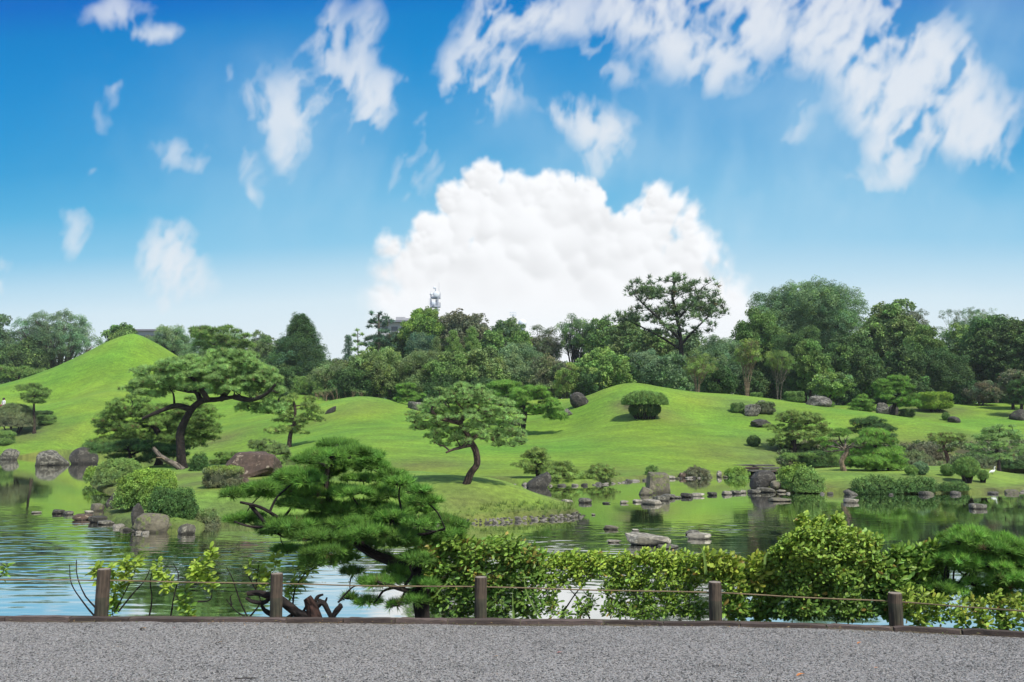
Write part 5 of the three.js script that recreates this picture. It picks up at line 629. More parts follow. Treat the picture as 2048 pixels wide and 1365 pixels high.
// ------------------------------------------------------------------ bushes
[
  ['big brownish dome bush with shaded underside at the far left', 26, 868, 78, 58, 'dome', 'dull', { lift: 14, top: 'olive', d: 76, leaf: 1.8 }],
  ['small flat clipped bush below the brownish dome at the left edge', 6, 890, 36, 26, 'box', 'mid', { d: 74.5, top: 'camphor', leaf: 1.8 }],
  ['ball bush right beside the small far left pine stem', 55, 831, 22, 17, 'ball', 'mid', { d: 80, top: 'camphor', leaf: 1.6 }],
  ['flat dark bush behind the clipped box near the far left pine', 86, 836, 30, 13, 'box', 'dark', { d: 79, leaf: 1.6 }],
  ['clipped box bush with shaded sides on the far left lawn', 89, 850, 38, 17, 'box', 'mid', { d: 78, top: 'camphor', leaf: 1.6 }],
  ['saucer-topped azalea with open stems on the right mound', 1290, 836, 90, 52, 'dome', 'mid', { lift: 27, top: 'camphor', leaf: 2.2, stems: 26, sr: 1.5, d: 60, spread: 0.42, under: 0.68 }],
  ['small clipped ball bush alone on the lower right lawn', 1508, 894, 26, 21, 'ball', 'dark', { top: 'mid', leaf: 1.6 }],
  ['flat clipped bush left of the pale stones on the right lawn', 1476, 826, 26, 18, 'box', 'mid', { d: 66, top: 'olive', leaf: 1.6 }],
  ['reddish dark clipped bush right of the pale stones on the right lawn', 1531, 827, 36, 22, 'box', 'dull', { d: 66, top: 'mid', leaf: 1.6 }],
  ['clipped square green bush at the wood edge left of the wide boulder', 1590, 804, 36, 20, 'box', 'mid', { d: 71, leaf: 1.6 }],
  ['small clipped bush at the wood edge left of the square bush', 1516, 793, 22, 9, 'box', 'mid', { d: 71, leaf: 1.5 }],
  ['round clipped bush at the right end of the wide wood-edge boulder', 1662, 814, 19, 13, 'ball', 'camphor', { d: 69, leaf: 1.5 }],
  ['dark round bush right of the boulders under the lawn pine', 1815, 834, 27, 14, 'box', 'dark', { d: 68, top: 'mid', leaf: 1.6 }],
  ['large bright clipped dome bush on the far right lawn', 1870, 824, 62, 38, 'box', 'lime', { lift: 6, d: 72, top: 'lime', leaf: 1.8, stems: 8 }],
  ['small ball bush left of the single dark rock on the far right lawn', 1893, 842, 14, 15, 'ball', 'mid', { d: 70, leaf: 1.5 }],
  ['small round bush in front of the rock at the right edge', 2036, 840, 18, 14, 'ball', 'mid', { d: 68, leaf: 1.5 }],
  // island
  ['large glossy dome bush left on the island above the dark rocks', 292, 1012, 124, 74, 'dome', 'mid', { d: 24.5, top: 'lime', leaf: 4.6, dens: 1.1, loose: true, noStem: 1 }],
  ['dark green rounded bush just behind the lichened boulder on the island', 343, 1030, 108, 70, 'dome', 'deep', { d: 21.8, deep: 0.6, sink: 20, top: 'deep', leaf: 4, dens: 1.1, loose: true }],
  ['clipped bush with bare brown sides before the brown boulder', 445, 975, 70, 40, 'box', 'dull', { d: 29, top: 'lime', leaf: 3 }],
  ['wide low pale green bush at the left end of the island', 238, 968, 92, 48, 'dome', 'olive', { d: 31, top: 'camphor', leaf: 3 }],
  ['small bright bush at the left tip of the island', 186, 963, 34, 28, 'dome', 'mid', { d: 32, top: 'lime', leaf: 3 }],
  ['small dark bush left of the grey leaning log and pine trunk', 398, 942, 36, 34, 'loose', 'deep', { d: 34, leaf: 3 }],
  ['bright yellow-green clipped bush behind the top of the brown boulder', 520, 945, 70, 36, 'dome', 'lime', { d: 33, leaf: 2.6 }],
  ['low reddish twiggy bush at the island front right of the boulders', 414, 1052, 44, 32, 'loose', 'dull', { d: 21.4, top: 'mid', leaf: 3 }],
  // islet
  ['bright leafy bush right of the big rounded rock on the islet', 1592, 972, 74, 42, 'loose', 'camphor', { d: 32, top: 'lime', leaf: 4, dens: 1 }],
  ['darker leafy bush in front of the bright islet bush', 1618, 984, 62, 40, 'loose', 'mid', { d: 30.7, top: 'camphor', leaf: 4, dens: 1 }],
  ['low dark hedge of leafy shrubs left along the islet front', 1752, 987, 94, 33, 'loose', 'deep', { d: 30.3, top: 'mid', leaf: 3.6, deep: 0.4 }],
  ['low dark hedge of leafy shrubs right along the islet front', 1830, 986, 90, 27, 'loose', 'deep', { d: 30.4, top: 'mid', leaf: 3.6, deep: 0.4 }],
  ['small low shrub at the right end of the islet hedge', 1906, 984, 60, 16, 'loose', 'deep', { d: 30.5, top: 'mid', leaf: 3, deep: 0.4 }],
  ['small clipped ball bush beside the cushions pine on the islet', 1824, 952, 22, 19, 'ball', 'camphor', { d: 34, leaf: 2.2 }],
  ['pale grey-green ball bush right behind the small islet ball bush', 1842, 950, 30, 24, 'ball', 'grey', { d: 35, leaf: 2.2 }],
  ['round dark bush left of the mushroom-clipped islet bush', 1897, 953, 26, 22, 'ball', 'mid', { d: 34, leaf: 2.2 }],
  ['mushroom-shaped clipped bush on a thick stem on the islet', 1936, 968, 48, 50, 'ball', 'mid', { lift: 12, d: 31.5, top: 'camphor', leaf: 2.2, one: true, stems: 3, sr: 5 }],
  ['small clipped tuft bush right of the mushroom-clipped bush', 1967, 966, 20, 24, 'ball', 'mid', { lift: 6, d: 31.5, leaf: 2.2, one: true, stems: 3, sr: 3 }],
  ['bright leafy bush by the bridge left of the big rounded rock', 1474, 956, 50, 22, 'loose', 'camphor', { d: 40.5, top: 'lime', leaf: 2.6 }],
  ['reddish twiggy bush on the far shore right of the square rock', 1394, 957, 50, 22, 'loose', 'dull', { d: 40.5, top: 'brown', leaf: 2.4 }],
  ['small green bush on top of the bank behind the square rock', 1304, 956, 26, 20, 'loose', 'mid', { d: 41, leaf: 2.4 }],
  // bank on the right
  ['brown-green scrub on the right bank behind the islet pines', 1820, 932, 90, 28, 'loose', 'dull', { d: 49, top: 'olive', leaf: 2.6 }],
  ['reddish scrub on the right bank left of the pale umbrella pine', 1850, 915, 70, 26, 'loose', 'brown', { d: 51, top: 'dull', leaf: 2.6 }],
  ['dark low scrub between the two pines of the right bank', 1945, 934, 80, 26, 'loose', 'dull', { d: 48, top: 'deep', leaf: 2.6 }],
  ['dark green scrub at the right edge of the far bank', 2040, 938, 80, 30, 'loose', 'deep', { d: 47, top: 'dull', leaf: 2.6 }],
  ['shadowy scrub under the broad rounded pine beside the bridge', 1640, 935, 90, 24, 'loose', 'deep', { d: 47.5, leaf: 2.6 }],
  ['pale low bush on the right bank above the islet ball bushes', 1790, 930, 50, 20, 'loose', 'grey', { d: 48.5, leaf: 2.4 }],
].forEach(([label, px, py, w, h, sh, tone, more]) => bush({ label, px, py, w, h, sh, tone, ...more }));
// bare-branched low azalea hedge behind the middle mound
{
  rnd = rngOf(77); const d = 84, m = mpp(d), b = groundUnder(678, d), t = thing('flat_topped_azalea', 'wide flat-topped azalea of bare grey branches behind the middle mound', 'bush', b), sm = new MB(), M = [], C = [];
  const y0 = at(678, 815, d).y - b.y;
  for (let k = 0; k < 46; k++) { const x = rr(-48, 48) * m, z = rr(-1.2, 1.2), e = V(x + rr(-9, 9) * m, at(678, 778 + Math.abs(x / m) * 0.12 + rr(0, 4), d).y - b.y, z + rr(-0.4, 0.4)); const p = spline([V(x * 0.9, y0 - 0.6, z), V(x + rr(-4, 4) * m, (y0 + e.y) * 0.5, z), e], 5); sm.tube(p, p.map((_, i) => lerp(0.05, 0.018, i / 5)), 5, 0.1); for (let j = 0; j < 3; j++) { const f = e.clone().add(V(rr(-8, 8) * m, rr(-1, 3) * m, rr(-0.3, 0.3))); sm.tube([p[3], f], [0.025, 0.012], 4); M.push(mat4(f, facing(V(0, 1, 0), rr(0, 6)), rr(2.2, 3.6) * m)); C.push(jitter(tones.olive, 0.2)); } }
  sm.build('stems', barks.pale, t); putMany('foliage', clumps.shrub[0], leafMat(0.22, 0.6), M, C, t, true);
}
// dead twisted pine on the islet
{
  const d = 35.5, m = mpp(d), b = groundUnder(1690, d), t = thing('dead_pine', 'twisted pale half-dead pine with bare twigs on the islet', 'dead tree', b), L = (x, y, z = 0) => at(x, y, d + z).sub(b), tm = new MB();
  rnd = rngOf(3); tm.tube(spline([L(1690, 952), L(1688, 940), L(1683, 925), L(1690, 912), L(1694, 902), L(1688, 895)], 16), Array.from({ length: 17 }, (_, k) => lerp(6.5, 3, k / 16) * m), 9, 0.3); tm.build('trunk', barks.pale, t);
  const bm = new MB(); for (const [x, y, z] of [[1660, 892, 0.3], [1668, 880, -0.2], [1690, 878, 0.2], [1712, 886, -0.3], [1722, 898, 0.3], [1655, 905, 0], [1700, 895, 0.5]]) { const p = spline([L(1690, 900), L((1690 + x) / 2 + rr(-4, 4), (900 + y) / 2 + rr(-6, 4), z * 0.5), L(x, y, z)], 6); bm.tube(p, p.map((_, i) => lerp(2.4, 0.7, i / 6) * m), 6, 0.2); for (let k = 0; k < 6; k++) bm.tube([p[3 + (k % 3)], L(x + rr(-12, 12), y + rr(-8, 6), z + rr(-0.4, 0.4))], [0.8 * m, 0.35 * m], 4); } bm.build('branches', barks.grey, t);
}
// grey leaning log on the island
{
  const d = 34, b = groundUnder(350, d), L = (x, y, z = 0) => at(x, y, d + z).sub(b), m = mpp(d); rnd = rngOf(4); const t = thing('leaning_log', 'weathered grey log leaning beside the island pine trunk', 'log', b), g = new MB();
  g.tube(spline([L(364, 942), L(350, 930), L(333, 922), L(318, 912), L(306, 896)], 14), Array.from({ length: 15 }, (_, k) => lerp(7.5, 3.4, k / 14) * m), 10, 0.25); g.build('log', barks.grey, t);
  new MB().tube([L(333, 922), L(322, 916, -0.2), L(312, 916, -0.3)], [2 * m, 1.3 * m, 0.8 * m], 6, 0.2).build('broken_branch', barks.pale, t);
}
// ------------------------------------------------------------------ boulders and rocks
[
  ['small grey boulder at the water by the left edge', 20, 920, 34, 22, { water: 1, mat: 'grey', d: 60 }],
  ['pale cracked boulder standing in the water on the left, left of the dark round one', 103, 931, 58, 30, { water: 1, mat: 'grey' }],
  ['dark round boulder in the water right of the pale cracked boulder', 166, 928, 56, 33, { water: 1, mat: 'dark', round: 1 }],
  ['large brown boulder with flat pale top on the island', 506, 953, 100, 48, { d: 30.5, mat: 'brown', flat: 0.62 }],
  ['lichen-covered grey boulder at the island tip in the water', 304, 1064, 70, 36, { water: 1, mat: 'moss', round: 1, rough: 0.3 }],
  ['small grey boulder right of the lichened one at the island front', 371, 1068, 36, 20, { water: 1, mat: 'grey' }],
  ['dark leaning rock wedged between island bushes and the lichened boulder', 274, 1052, 28, 40, { d: 20.6, mat: 'dark' }],
  ['dark rock below the glossy dome bush on the island', 236, 1016, 28, 28, { d: 23.4, mat: 'dark' }],
  ['small dark rock left of the glossy dome bush', 221, 1013, 20, 18, { d: 23.8, mat: 'dark' }],
  ['pointed dark rock on the far shore below the yellowish pine', 1074, 975, 46, 30, { water: 1, mat: 'dark', rough: 0.12, lean: 0.4, seed: 41 }],
  ['tall square lichened rock standing in the water', 1318, 986, 50, 40, { water: 1, mat: 'moss', block: 1, rough: 0.05, deep: 0.7 }],
  ['small mossy rock in the water at the left foot of the square rock', 1293, 990, 30, 16, { water: 1, mat: 'moss' }],
  ['big rounded dark rock at the left end of the grass islet', 1526, 975, 52, 34, { d: 32.6, mat: 'dark', rough: 0.22, round: 1, lean: 0.12 }],
  ['mossy low rock right of the big rounded islet rock', 1556, 976, 28, 14, { d: 31.6, mat: 'moss' }],
  ['small bright white rock on the far shore left of the bridge', 1439, 954, 11, 12, { water: 1, mat: 'pale' }],
  ['black rounded boulder left of the right mound', 1161, 812, 38, 26, { d: 66, mat: 'dark', round: 1, rough: 0.15, lean: -0.3 }],
  ['small grey rock below the black boulder behind the hanging branch', 1136, 833, 20, 14, { d: 62, mat: 'grey' }],
  ['dark upright rock between the two bright mound pines', 1018, 842, 18, 20, { d: 57, mat: 'dark' }],
  ['flat grey rock at the foot of the bright leaning pine', 1034, 851, 30, 11, { d: 56, mat: 'grey' }],
  ['flat grey boulder on the middle mound below the layered pine', 832, 820, 36, 16, { d: 66, mat: 'grey', flat: 0.6 }],
  ['dark slanted rock on the left flank of the middle mound', 660, 826, 18, 13, { d: 66, mat: 'dark', lean: 0.6 }],
  ['pale stone slab between the two clipped bushes on the right lawn', 1505, 832, 34, 22, { d: 65, mat: 'grey', flat: 0.6 }],
  ['grey rock top behind the reddish clipped bush on the right lawn', 1525, 818, 26, 16, { d: 68, mat: 'grey' }],
  ['lone dark low rock on the right lawn above the rounded pine', 1521, 854, 38, 15, { d: 59, mat: 'dark' }],
  ['wide grey boulder at the edge of the right wood', 1637, 812, 54, 20, { d: 71, mat: 'grey', rough: 0.1 }],
  ['dark boulder left of the lawn pine stem on the right', 1766, 828, 26, 22, { d: 70, mat: 'grey' }],
  ['dark boulder right behind the lawn pine stem', 1786, 829, 26, 20, { d: 68.5, mat: 'dark' }],
  ['small dark rock on the far right lawn beside the tiny ball bush', 1908, 846, 24, 12, { d: 68, mat: 'dark' }],
  ['dark rock cut by the right edge on the far lawn', 2042, 840, 40, 20, { d: 69, mat: 'dark' }],
  ['low brown rock beside the clipped bush before the brown boulder', 484, 972, 40, 14, { d: 28.5, mat: 'brown' }],
].forEach(([label, px, py, w, h, more]) => boulder({ label, px, py, w, h, ...more }));
// flat stones lying in the water
const flats = [
  ['flat stone step in the water at the tip of the island tongue', 1134, 1006, 24, 6], ['low grey rock in the stepping row right of the island tip', 1170, 1006, 26, 9, 'grey'], ['thin dark stone in the stepping row before the square rock', 1213, 1008, 16, 3, 'dark'],
  ['small pale stepping stone left of the wider pale one', 1249, 1007, 17, 5], ['pale stepping stone next to the stacked slabs', 1276, 1005, 22, 5], ['pinkish front slab of the stacked stepping stones', 1303, 1009, 42, 9], ['middle slab of the stacked stepping stones', 1322, 1002, 34, 9, 'grey'], ['rear slab of the stacked stepping stones', 1336, 997, 30, 8, 'grey'],
  ['small stepping stone right of the stacked slabs', 1354, 997, 18, 4, 'grey'], ['dark-sided long stepping stone in the row', 1374, 995, 24, 8, 'dark'], ['pale long stepping stone right of the dark-sided one', 1396, 993, 28, 6], ['dark low stepping stone in the gap of the row', 1425, 991, 19, 6, 'dark'],
  ['pale stepping stone left of the last three before the islet', 1454, 990, 20, 7], ['grey stepping stone third from the islet', 1472, 988, 20, 6, 'grey'], ['small pale stepping stone second from the islet', 1487, 987, 14, 6], ['flat stepping stone nearest the islet', 1508, 987, 24, 7, 'grey'],
  ['jagged grey rock at the islet corner', 1531, 985, 40, 9, 'grey'], ['flat stone at the islet edge right of the jagged rock', 1563, 985, 20, 5, 'pale'],
  ['low rock in the pond below the jagged islet rock', 1560, 1003, 44, 6, 'moss'], ['small pale rock alone in the middle of the right pond', 1703, 1006, 28, 8, 'pale'], ['low pyramid-shaped grey rock in the pond near the egret', 1957, 1018, 32, 10, 'grey'],
  ['large jagged flat rock in the pond before the hedge', 1297, 1089, 88, 20, 'pale'], ['thin flat stone at the right foot of the large jagged rock', 1336, 1095, 40, 4, 'grey'], ['thin line of pebbly stones left of the large jagged rock', 1228, 1085, 28, 4, 'pale'], ['low mossy stone strip in the middle of the pond', 1222, 1059, 30, 7, 'moss'], ['tiny stone in the pond right of the mossy strip', 1271, 1062, 14, 3, 'pale'],
  ['rear one of two flat grey stones in the pond', 1385, 1070, 28, 9, 'grey'], ['front one of two flat grey stones in the pond', 1398, 1077, 48, 10, 'pale'],
  ['thin flat stone in the left pond', 71, 1027, 20, 3, 'pale'], ['dark flat stone in the left pond, the left of a touching pair', 116, 1028, 24, 8, 'dark'], ['grey flat stone in the left pond, the right of a touching pair', 134, 1030, 20, 7, 'grey'],
  ['flat reddish stone at the water left of the island', 164, 1040, 34, 11, 'brown'], ['dark flat stone before the island left corner', 196, 1045, 34, 12, 'dark'], ['grey flat stone at the island left corner', 210, 1049, 34, 7, 'grey'], ['pale stone behind the flat reddish stone', 176, 1027, 18, 5, 'pale'], ['mossy pale stone at the left island shore', 194, 1022, 28, 14, 'moss'],
  ['tiny stone off the tip of the island tongue', 1187, 1031, 8, 3, 'pale'], ['small wet stone near the white rock shore', 1340, 958, 22, 6, 'pale'], ['grey stone on the shore left of the reddish twiggy bush', 1366, 956, 16, 10, 'brown'],
];
flats.forEach(([label, px, py, w, h, mat], k) => boulder({ name: 'flat_stone', cat: 'stone', label, px, py, w, h, water: 1, mat: mat || 'pale', flat: 0.42, rough: 0.08, deep: 0.9, seed: 100 + k }));
// shore stones: parts of the island, the islet and the lawn's shore
{
  rnd = rngOf(12); const kinds = [0, 1, 2, 3, 4].map((k) => stoneGeo(300 + k, 2, 0.1, 0.5)), ms = [rockMats.grey, rockMats.pale, rockMats.pale, rockMats.grey, rockMats.moss, rockMats.dark];
  const lay = (parent, line, gap, s0, s1, rows, name, pick) => { for (let k = 0; k + 1 < line.length; k++) { const a = line[k], b = line[k + 1], n = Math.max(1, Math.round(a.distanceTo(b) / gap)); for (let i = 0; i < n; i++) for (let r = 0; r < rows; r++) { const p = a.clone().lerp(b, (i + rnd()) / n), s = rr(s0, s1), inn = V(-(b.z - a.z), 0, b.x - a.x).normalize().multiplyScalar(-(r * s1 * 1.2 + rr(-0.3, 0.3) * s1)); p.add(inn); const q = put(name, kinds[Math.floor(rnd() * 5)], ms[Math.floor(rnd() * pick)], parent); q.position.set(p.x, s * 0.15 + r * s1 * 0.45, p.z); q.rotation.set(rr(-0.3, 0.3), rr(0, 6.28), rr(-0.3, 0.3)); q.scale.set(s * rr(0.8, 1.3), s * rr(0.4, 0.75), s * rr(0.7, 1)); } } };
  const W = (a) => a.map(([x, y]) => onLevel(x, y, 0.02));
  lay(isle, W([[925, 1047], [1000, 1045], [1060, 1041], [1120, 1038], [1160, 1035], [1168, 1030]]), 0.13, 0.035, 0.08, 3, 'shore_stone', 3);
  lay(isle, W([[640, 1059], [760, 1055], [860, 1050], [925, 1047]]), 0.22, 0.07, 0.13, 2, 'shore_stone', 6);
  lay(isle, W([[225, 1052], [262, 1062], [300, 1067]]), 0.3, 0.1, 0.18, 1, 'shore_stone', 6);
  lay(islet, W([[1575, 987], [1650, 988], [1750, 990], [1850, 989], [1950, 988], [2040, 986], [2085, 980]]), 0.85, 0.10, 0.26, 1, 'shore_stone', 6);
  const lawn = scene.getObjectByName('lawn_hills');
  lay(lawn, W([[820, 957], [905, 962], [1005, 969], [1090, 972], [1180, 971], [1232, 967], [1262, 963], [1320, 959], [1370, 957], [1430, 955], [1480, 954]]), 0.40, 0.09, 0.22, 1, 'shore_stone', 6);
}
// stone bridge of long slabs by the far shore
{
  const b = onLevel(1514, 948), d = -b.z, m = mpp(d), t = thing('stone_bridge', 'low stone plank bridge in the inlet beside the bright leafy bush', 'bridge', b); rnd = rngOf(9);
  const Y = (py) => at(1514, py, d).y;
  for (const [x, py, w, z] of [[-20, 932, 44, -0.9], [20, 932.5, 42, -0.8], [-12, 936, 40, 0], [26, 936.5, 38, 0.1], [-2, 940.5, 46, 0.8], [28, 941, 26, 0.9]]) { const s = put('slab', boxG(w * m, 2.2 * m, 0.85, 0, 0, 0), rockMats[rnd() < 0.5 ? 'grey' : 'brown'], t); s.position.set(x * m, Y(py), z); s.rotation.y = rr(-0.05, 0.05); }
  for (const x of [-38, -5, 25, 42]) put('pier', boxG(5 * m, 10 * m, 1.4, 0, 0, 0), rockMats.dark, t).position.set(x * m, Y(946), -0.4);
}

{ // rough dry growth on the steep bank at the right
  rnd = rngOf(91); const M = [], C = [], lawn = scene.getObjectByName('lawn_hills');
  for (let k = 0; k < 2600; k++) { const px = rr(1560, 2120), py = rr(888, 938), p = groundAt(px, py, 44, 70); if (p.z < -58 || hMain(p.x, p.z) < 0.12 || noise3(p.x * 0.7, p.z * 0.7, 3) < 0.42) continue; const s = rr(0.10, 0.30); p.y += s * 0.3; M.push(mat4(p, facing(V(rr(-0.3, 0.3), 1, rr(-0.3, 0.3)).normalize(), rr(0, 6)), s)); C.push(jitter([tones.dull, tones.brown, tones.olive, tones.dark][Math.floor(rnd() * 4)], 0.3)); }
  putMany('bank_scrub', clumps.shrub[1], leafMat(0.22, 0.7), M, C, lawn, true);
}
// ------------------------------------------------------------------ rope fence
const postWood = new THREE.MeshStandardMaterial({ map: (() => { const t = tex(256, (u, v) => { const s = fbm(u * 30, v * 3, 3, 4, 3), k = 0.26 + 0.40 * s + 0.25 * (fbm(u * 9, v * 9, 8, 4, 9) - 0.5), g = sstep(0.5, 0.75, fbm(u * 5, v * 4, 15, 4, 5)); return [k * lerp(0.62, 0.52, g), k * lerp(0.53, 0.50, g), k * lerp(0.44, 0.40, g)]; }, true); return t; })(), bumpMap: tex(256, (u, v) => grey(fbm(u * 40, v * 3, 3, 4, 3))), bumpScale: 0.006, roughness: 0.9 });
const postTop = new THREE.MeshStandardMaterial({ map: tex(128, (u, v) => { const r = Math.hypot(u - 0.5, v - 0.5), k = 0.5 + 0.12 * Math.sin(r * 90 + 4 * fbm(u * 4, v * 4, 2, 3)) + 0.2 * (fbm(u * 12, v * 12, 6, 3) - 0.5); return [k, k * 0.92, k * 0.84]; }, true), roughness: 0.9 });
const postSpots = [[203, 1139, 1240, 26.5, 0.012, 'leftmost, before the sparse leafy twigs'], [553, 1148, 1241, 25, -0.006, 'in front of the dark driftwood stump'], [961.5, 1155, 1243, 25, 0.0, 'in front of the dense hedge below the pine'], [1430, 1165, 1248, 26, 0.006, 'left of the tall round shrub'], [1790.5, 1187, 1254, 27, 0.0, 'shortest and rightmost, right of the tall round shrub']];
const postPos = [];
postSpots.forEach(([px, py0, py1, w, lean, where]) => {
  rnd = rngOf(Math.round(px)); const g0 = onLevel(px, py1, GRAVEL), d = -g0.z + 0.16, m = mpp(d), b = at(px, 1192, d); b.y = 0.35; const top = at(px, py0, d).y - b.y, r = w / 2 * m * 0.96;
  const t = thing('fence_post', 'round weathered wooden rope post, ' + where, 'post', b, 'rope posts along the gravel path');
  const prof = [[r * 1.02, 0], [r * 1.0, top * 0.5], [r * 0.985, top - 0.012], [r * 0.955, top - 0.003], [r * 0.9, top]].map(([x, y]) => new THREE.Vector2(x, y)), g = new THREE.LatheGeometry(prof, 26), P = g.attributes.position, U = g.attributes.uv;
  for (let k = 0; k < P.count; k++) { const a = Math.atan2(P.getX(k), P.getZ(k)), q = 1 + 0.025 * (noise3(Math.cos(a) * 2 + px, P.getY(k) * 3, Math.sin(a) * 2) - 0.5) * 2; P.setX(k, P.getX(k) * q); P.setZ(k, P.getZ(k) * q); U.setXY(k, U.getX(k), P.getY(k) * 2.2); } g.computeVertexNormals();
  put('post_shaft', g, postWood, t); put('post_top', new THREE.CircleGeometry(r * 0.91, 26).rotateX(-Math.PI / 2).translate(0, top + 0.001, 0), postTop, t); t.rotation.z = -lean; postPos.push([b, top, d]);
});
{ // one twisted rope threaded through the posts
  rnd = rngOf(2); const pts = [[-900, 1159], [-200, 1160], [203, 1161.5], [380, 1165.5], [553, 1168], [760, 1173], [961, 1174.5], [1200, 1181.5], [1430, 1186], [1610, 1196], [1790, 1204], [1925, 1214.5], [2060, 1224], [2500, 1262]].map(([x, y]) => { const q = onLevel(clamp(x, -900, 2500), 1240 + 30 * sstep(1200, 2100, x), GRAVEL), d = x < 0 ? 6.98 : x > 1800 ? lerp(postPos[4][2], 6.35, clamp((x - 1790) / 300)) : 0; let dd = d; if (!dd) { let k = 0; while (k < 3 && postSpots[k + 1][0] < x) k++; const a = postSpots[k], c = postSpots[k + 1]; dd = lerp(postPos[k][2], postPos[k + 1][2], clamp((x - a[0]) / (c[0] - a[0]))); } return at(x, y, dd); });
  const path = new THREE.CatmullRomCurve3(pts, false, 'centripetal'), N = 1500, t = thing('fence_rope', 'thin twisted straw-coloured rope strung through all the posts along the path', 'rope', V(0, 0, 0)), ropeMat = new THREE.MeshStandardMaterial({ color: rgb(0.20, 0.15, 0.085), roughness: 0.95, bumpMap: fineGrain, bumpScale: 0.002 });
  const line = path.getSpacedPoints(N), f = path.getLength();
  for (let s = 0; s < 3; s++) { const q = line.map((p, k) => { const a = k / N * f / 0.028 * 6.283 + s * 2.094; return V(p.x, p.y + Math.cos(a) * 0.0033, p.z + Math.sin(a) * 0.0033); }); new MB().tube(q, q.map(() => 0.0037), 5, 0, false).build('strand', ropeMat, t); }
}
// ------------------------------------------------------------------ edging of the path: weathered planks end to end
{
  rnd = rngOf(41); const t = thing('path_edging', 'low reddish-brown weathered kerb of short planks between gravel and bank', 'edging', V(0, GRAVEL, 0));
  const mats = [[0.25, 0.215, 0.20], [0.30, 0.26, 0.245], [0.21, 0.18, 0.165]].map((c, k) => new THREE.MeshStandardMaterial({ map: tex(256, (u, v) => { const s = fbm(u * 3, v * 26, 5 + k, 4, 3), q = 0.5 + 0.9 * s + 0.5 * (fbm(u * 14, v * 14, 2 + k, 3, 14) - 0.5); return [c[0] * q * 1.35, c[1] * q * 1.35, c[2] * q * 1.35]; }, true), bumpMap: fineGrain, bumpScale: 0.006, roughness: 0.95 }));
  for (let x = -7; x < 7; ) { const L = rr(0.42, 0.78), z0 = edgeZ(x), z1 = edgeZ(x + L), h = rr(0.022, 0.038), g = new THREE.BoxGeometry(L - 0.012, h, 0.06, 8, 2, 2), P = g.attributes.position; for (let k = 0; k < P.count; k++) { const e = Math.abs(P.getX(k)) / (L / 2) > 0.93 ? 1 : 0; P.setY(k, P.getY(k) + (fbm((P.getX(k) + x) * 9, P.getZ(k) * 20, 3, 3) - 0.5) * 0.02 - e * 0.006); P.setZ(k, P.getZ(k) + (fbm((P.getX(k) + x) * 7, P.getY(k) * 20, 8, 3) - 0.5) * 0.02); } g.computeVertexNormals(); const q = put('plank', g, mats[Math.floor(rnd() * 3)], t); q.position.set(x + L / 2, 0.0, (z0 + z1) / 2 - 0.03); q.rotation.y = Math.atan2(-(z1 - z0), L); x += L; }
}
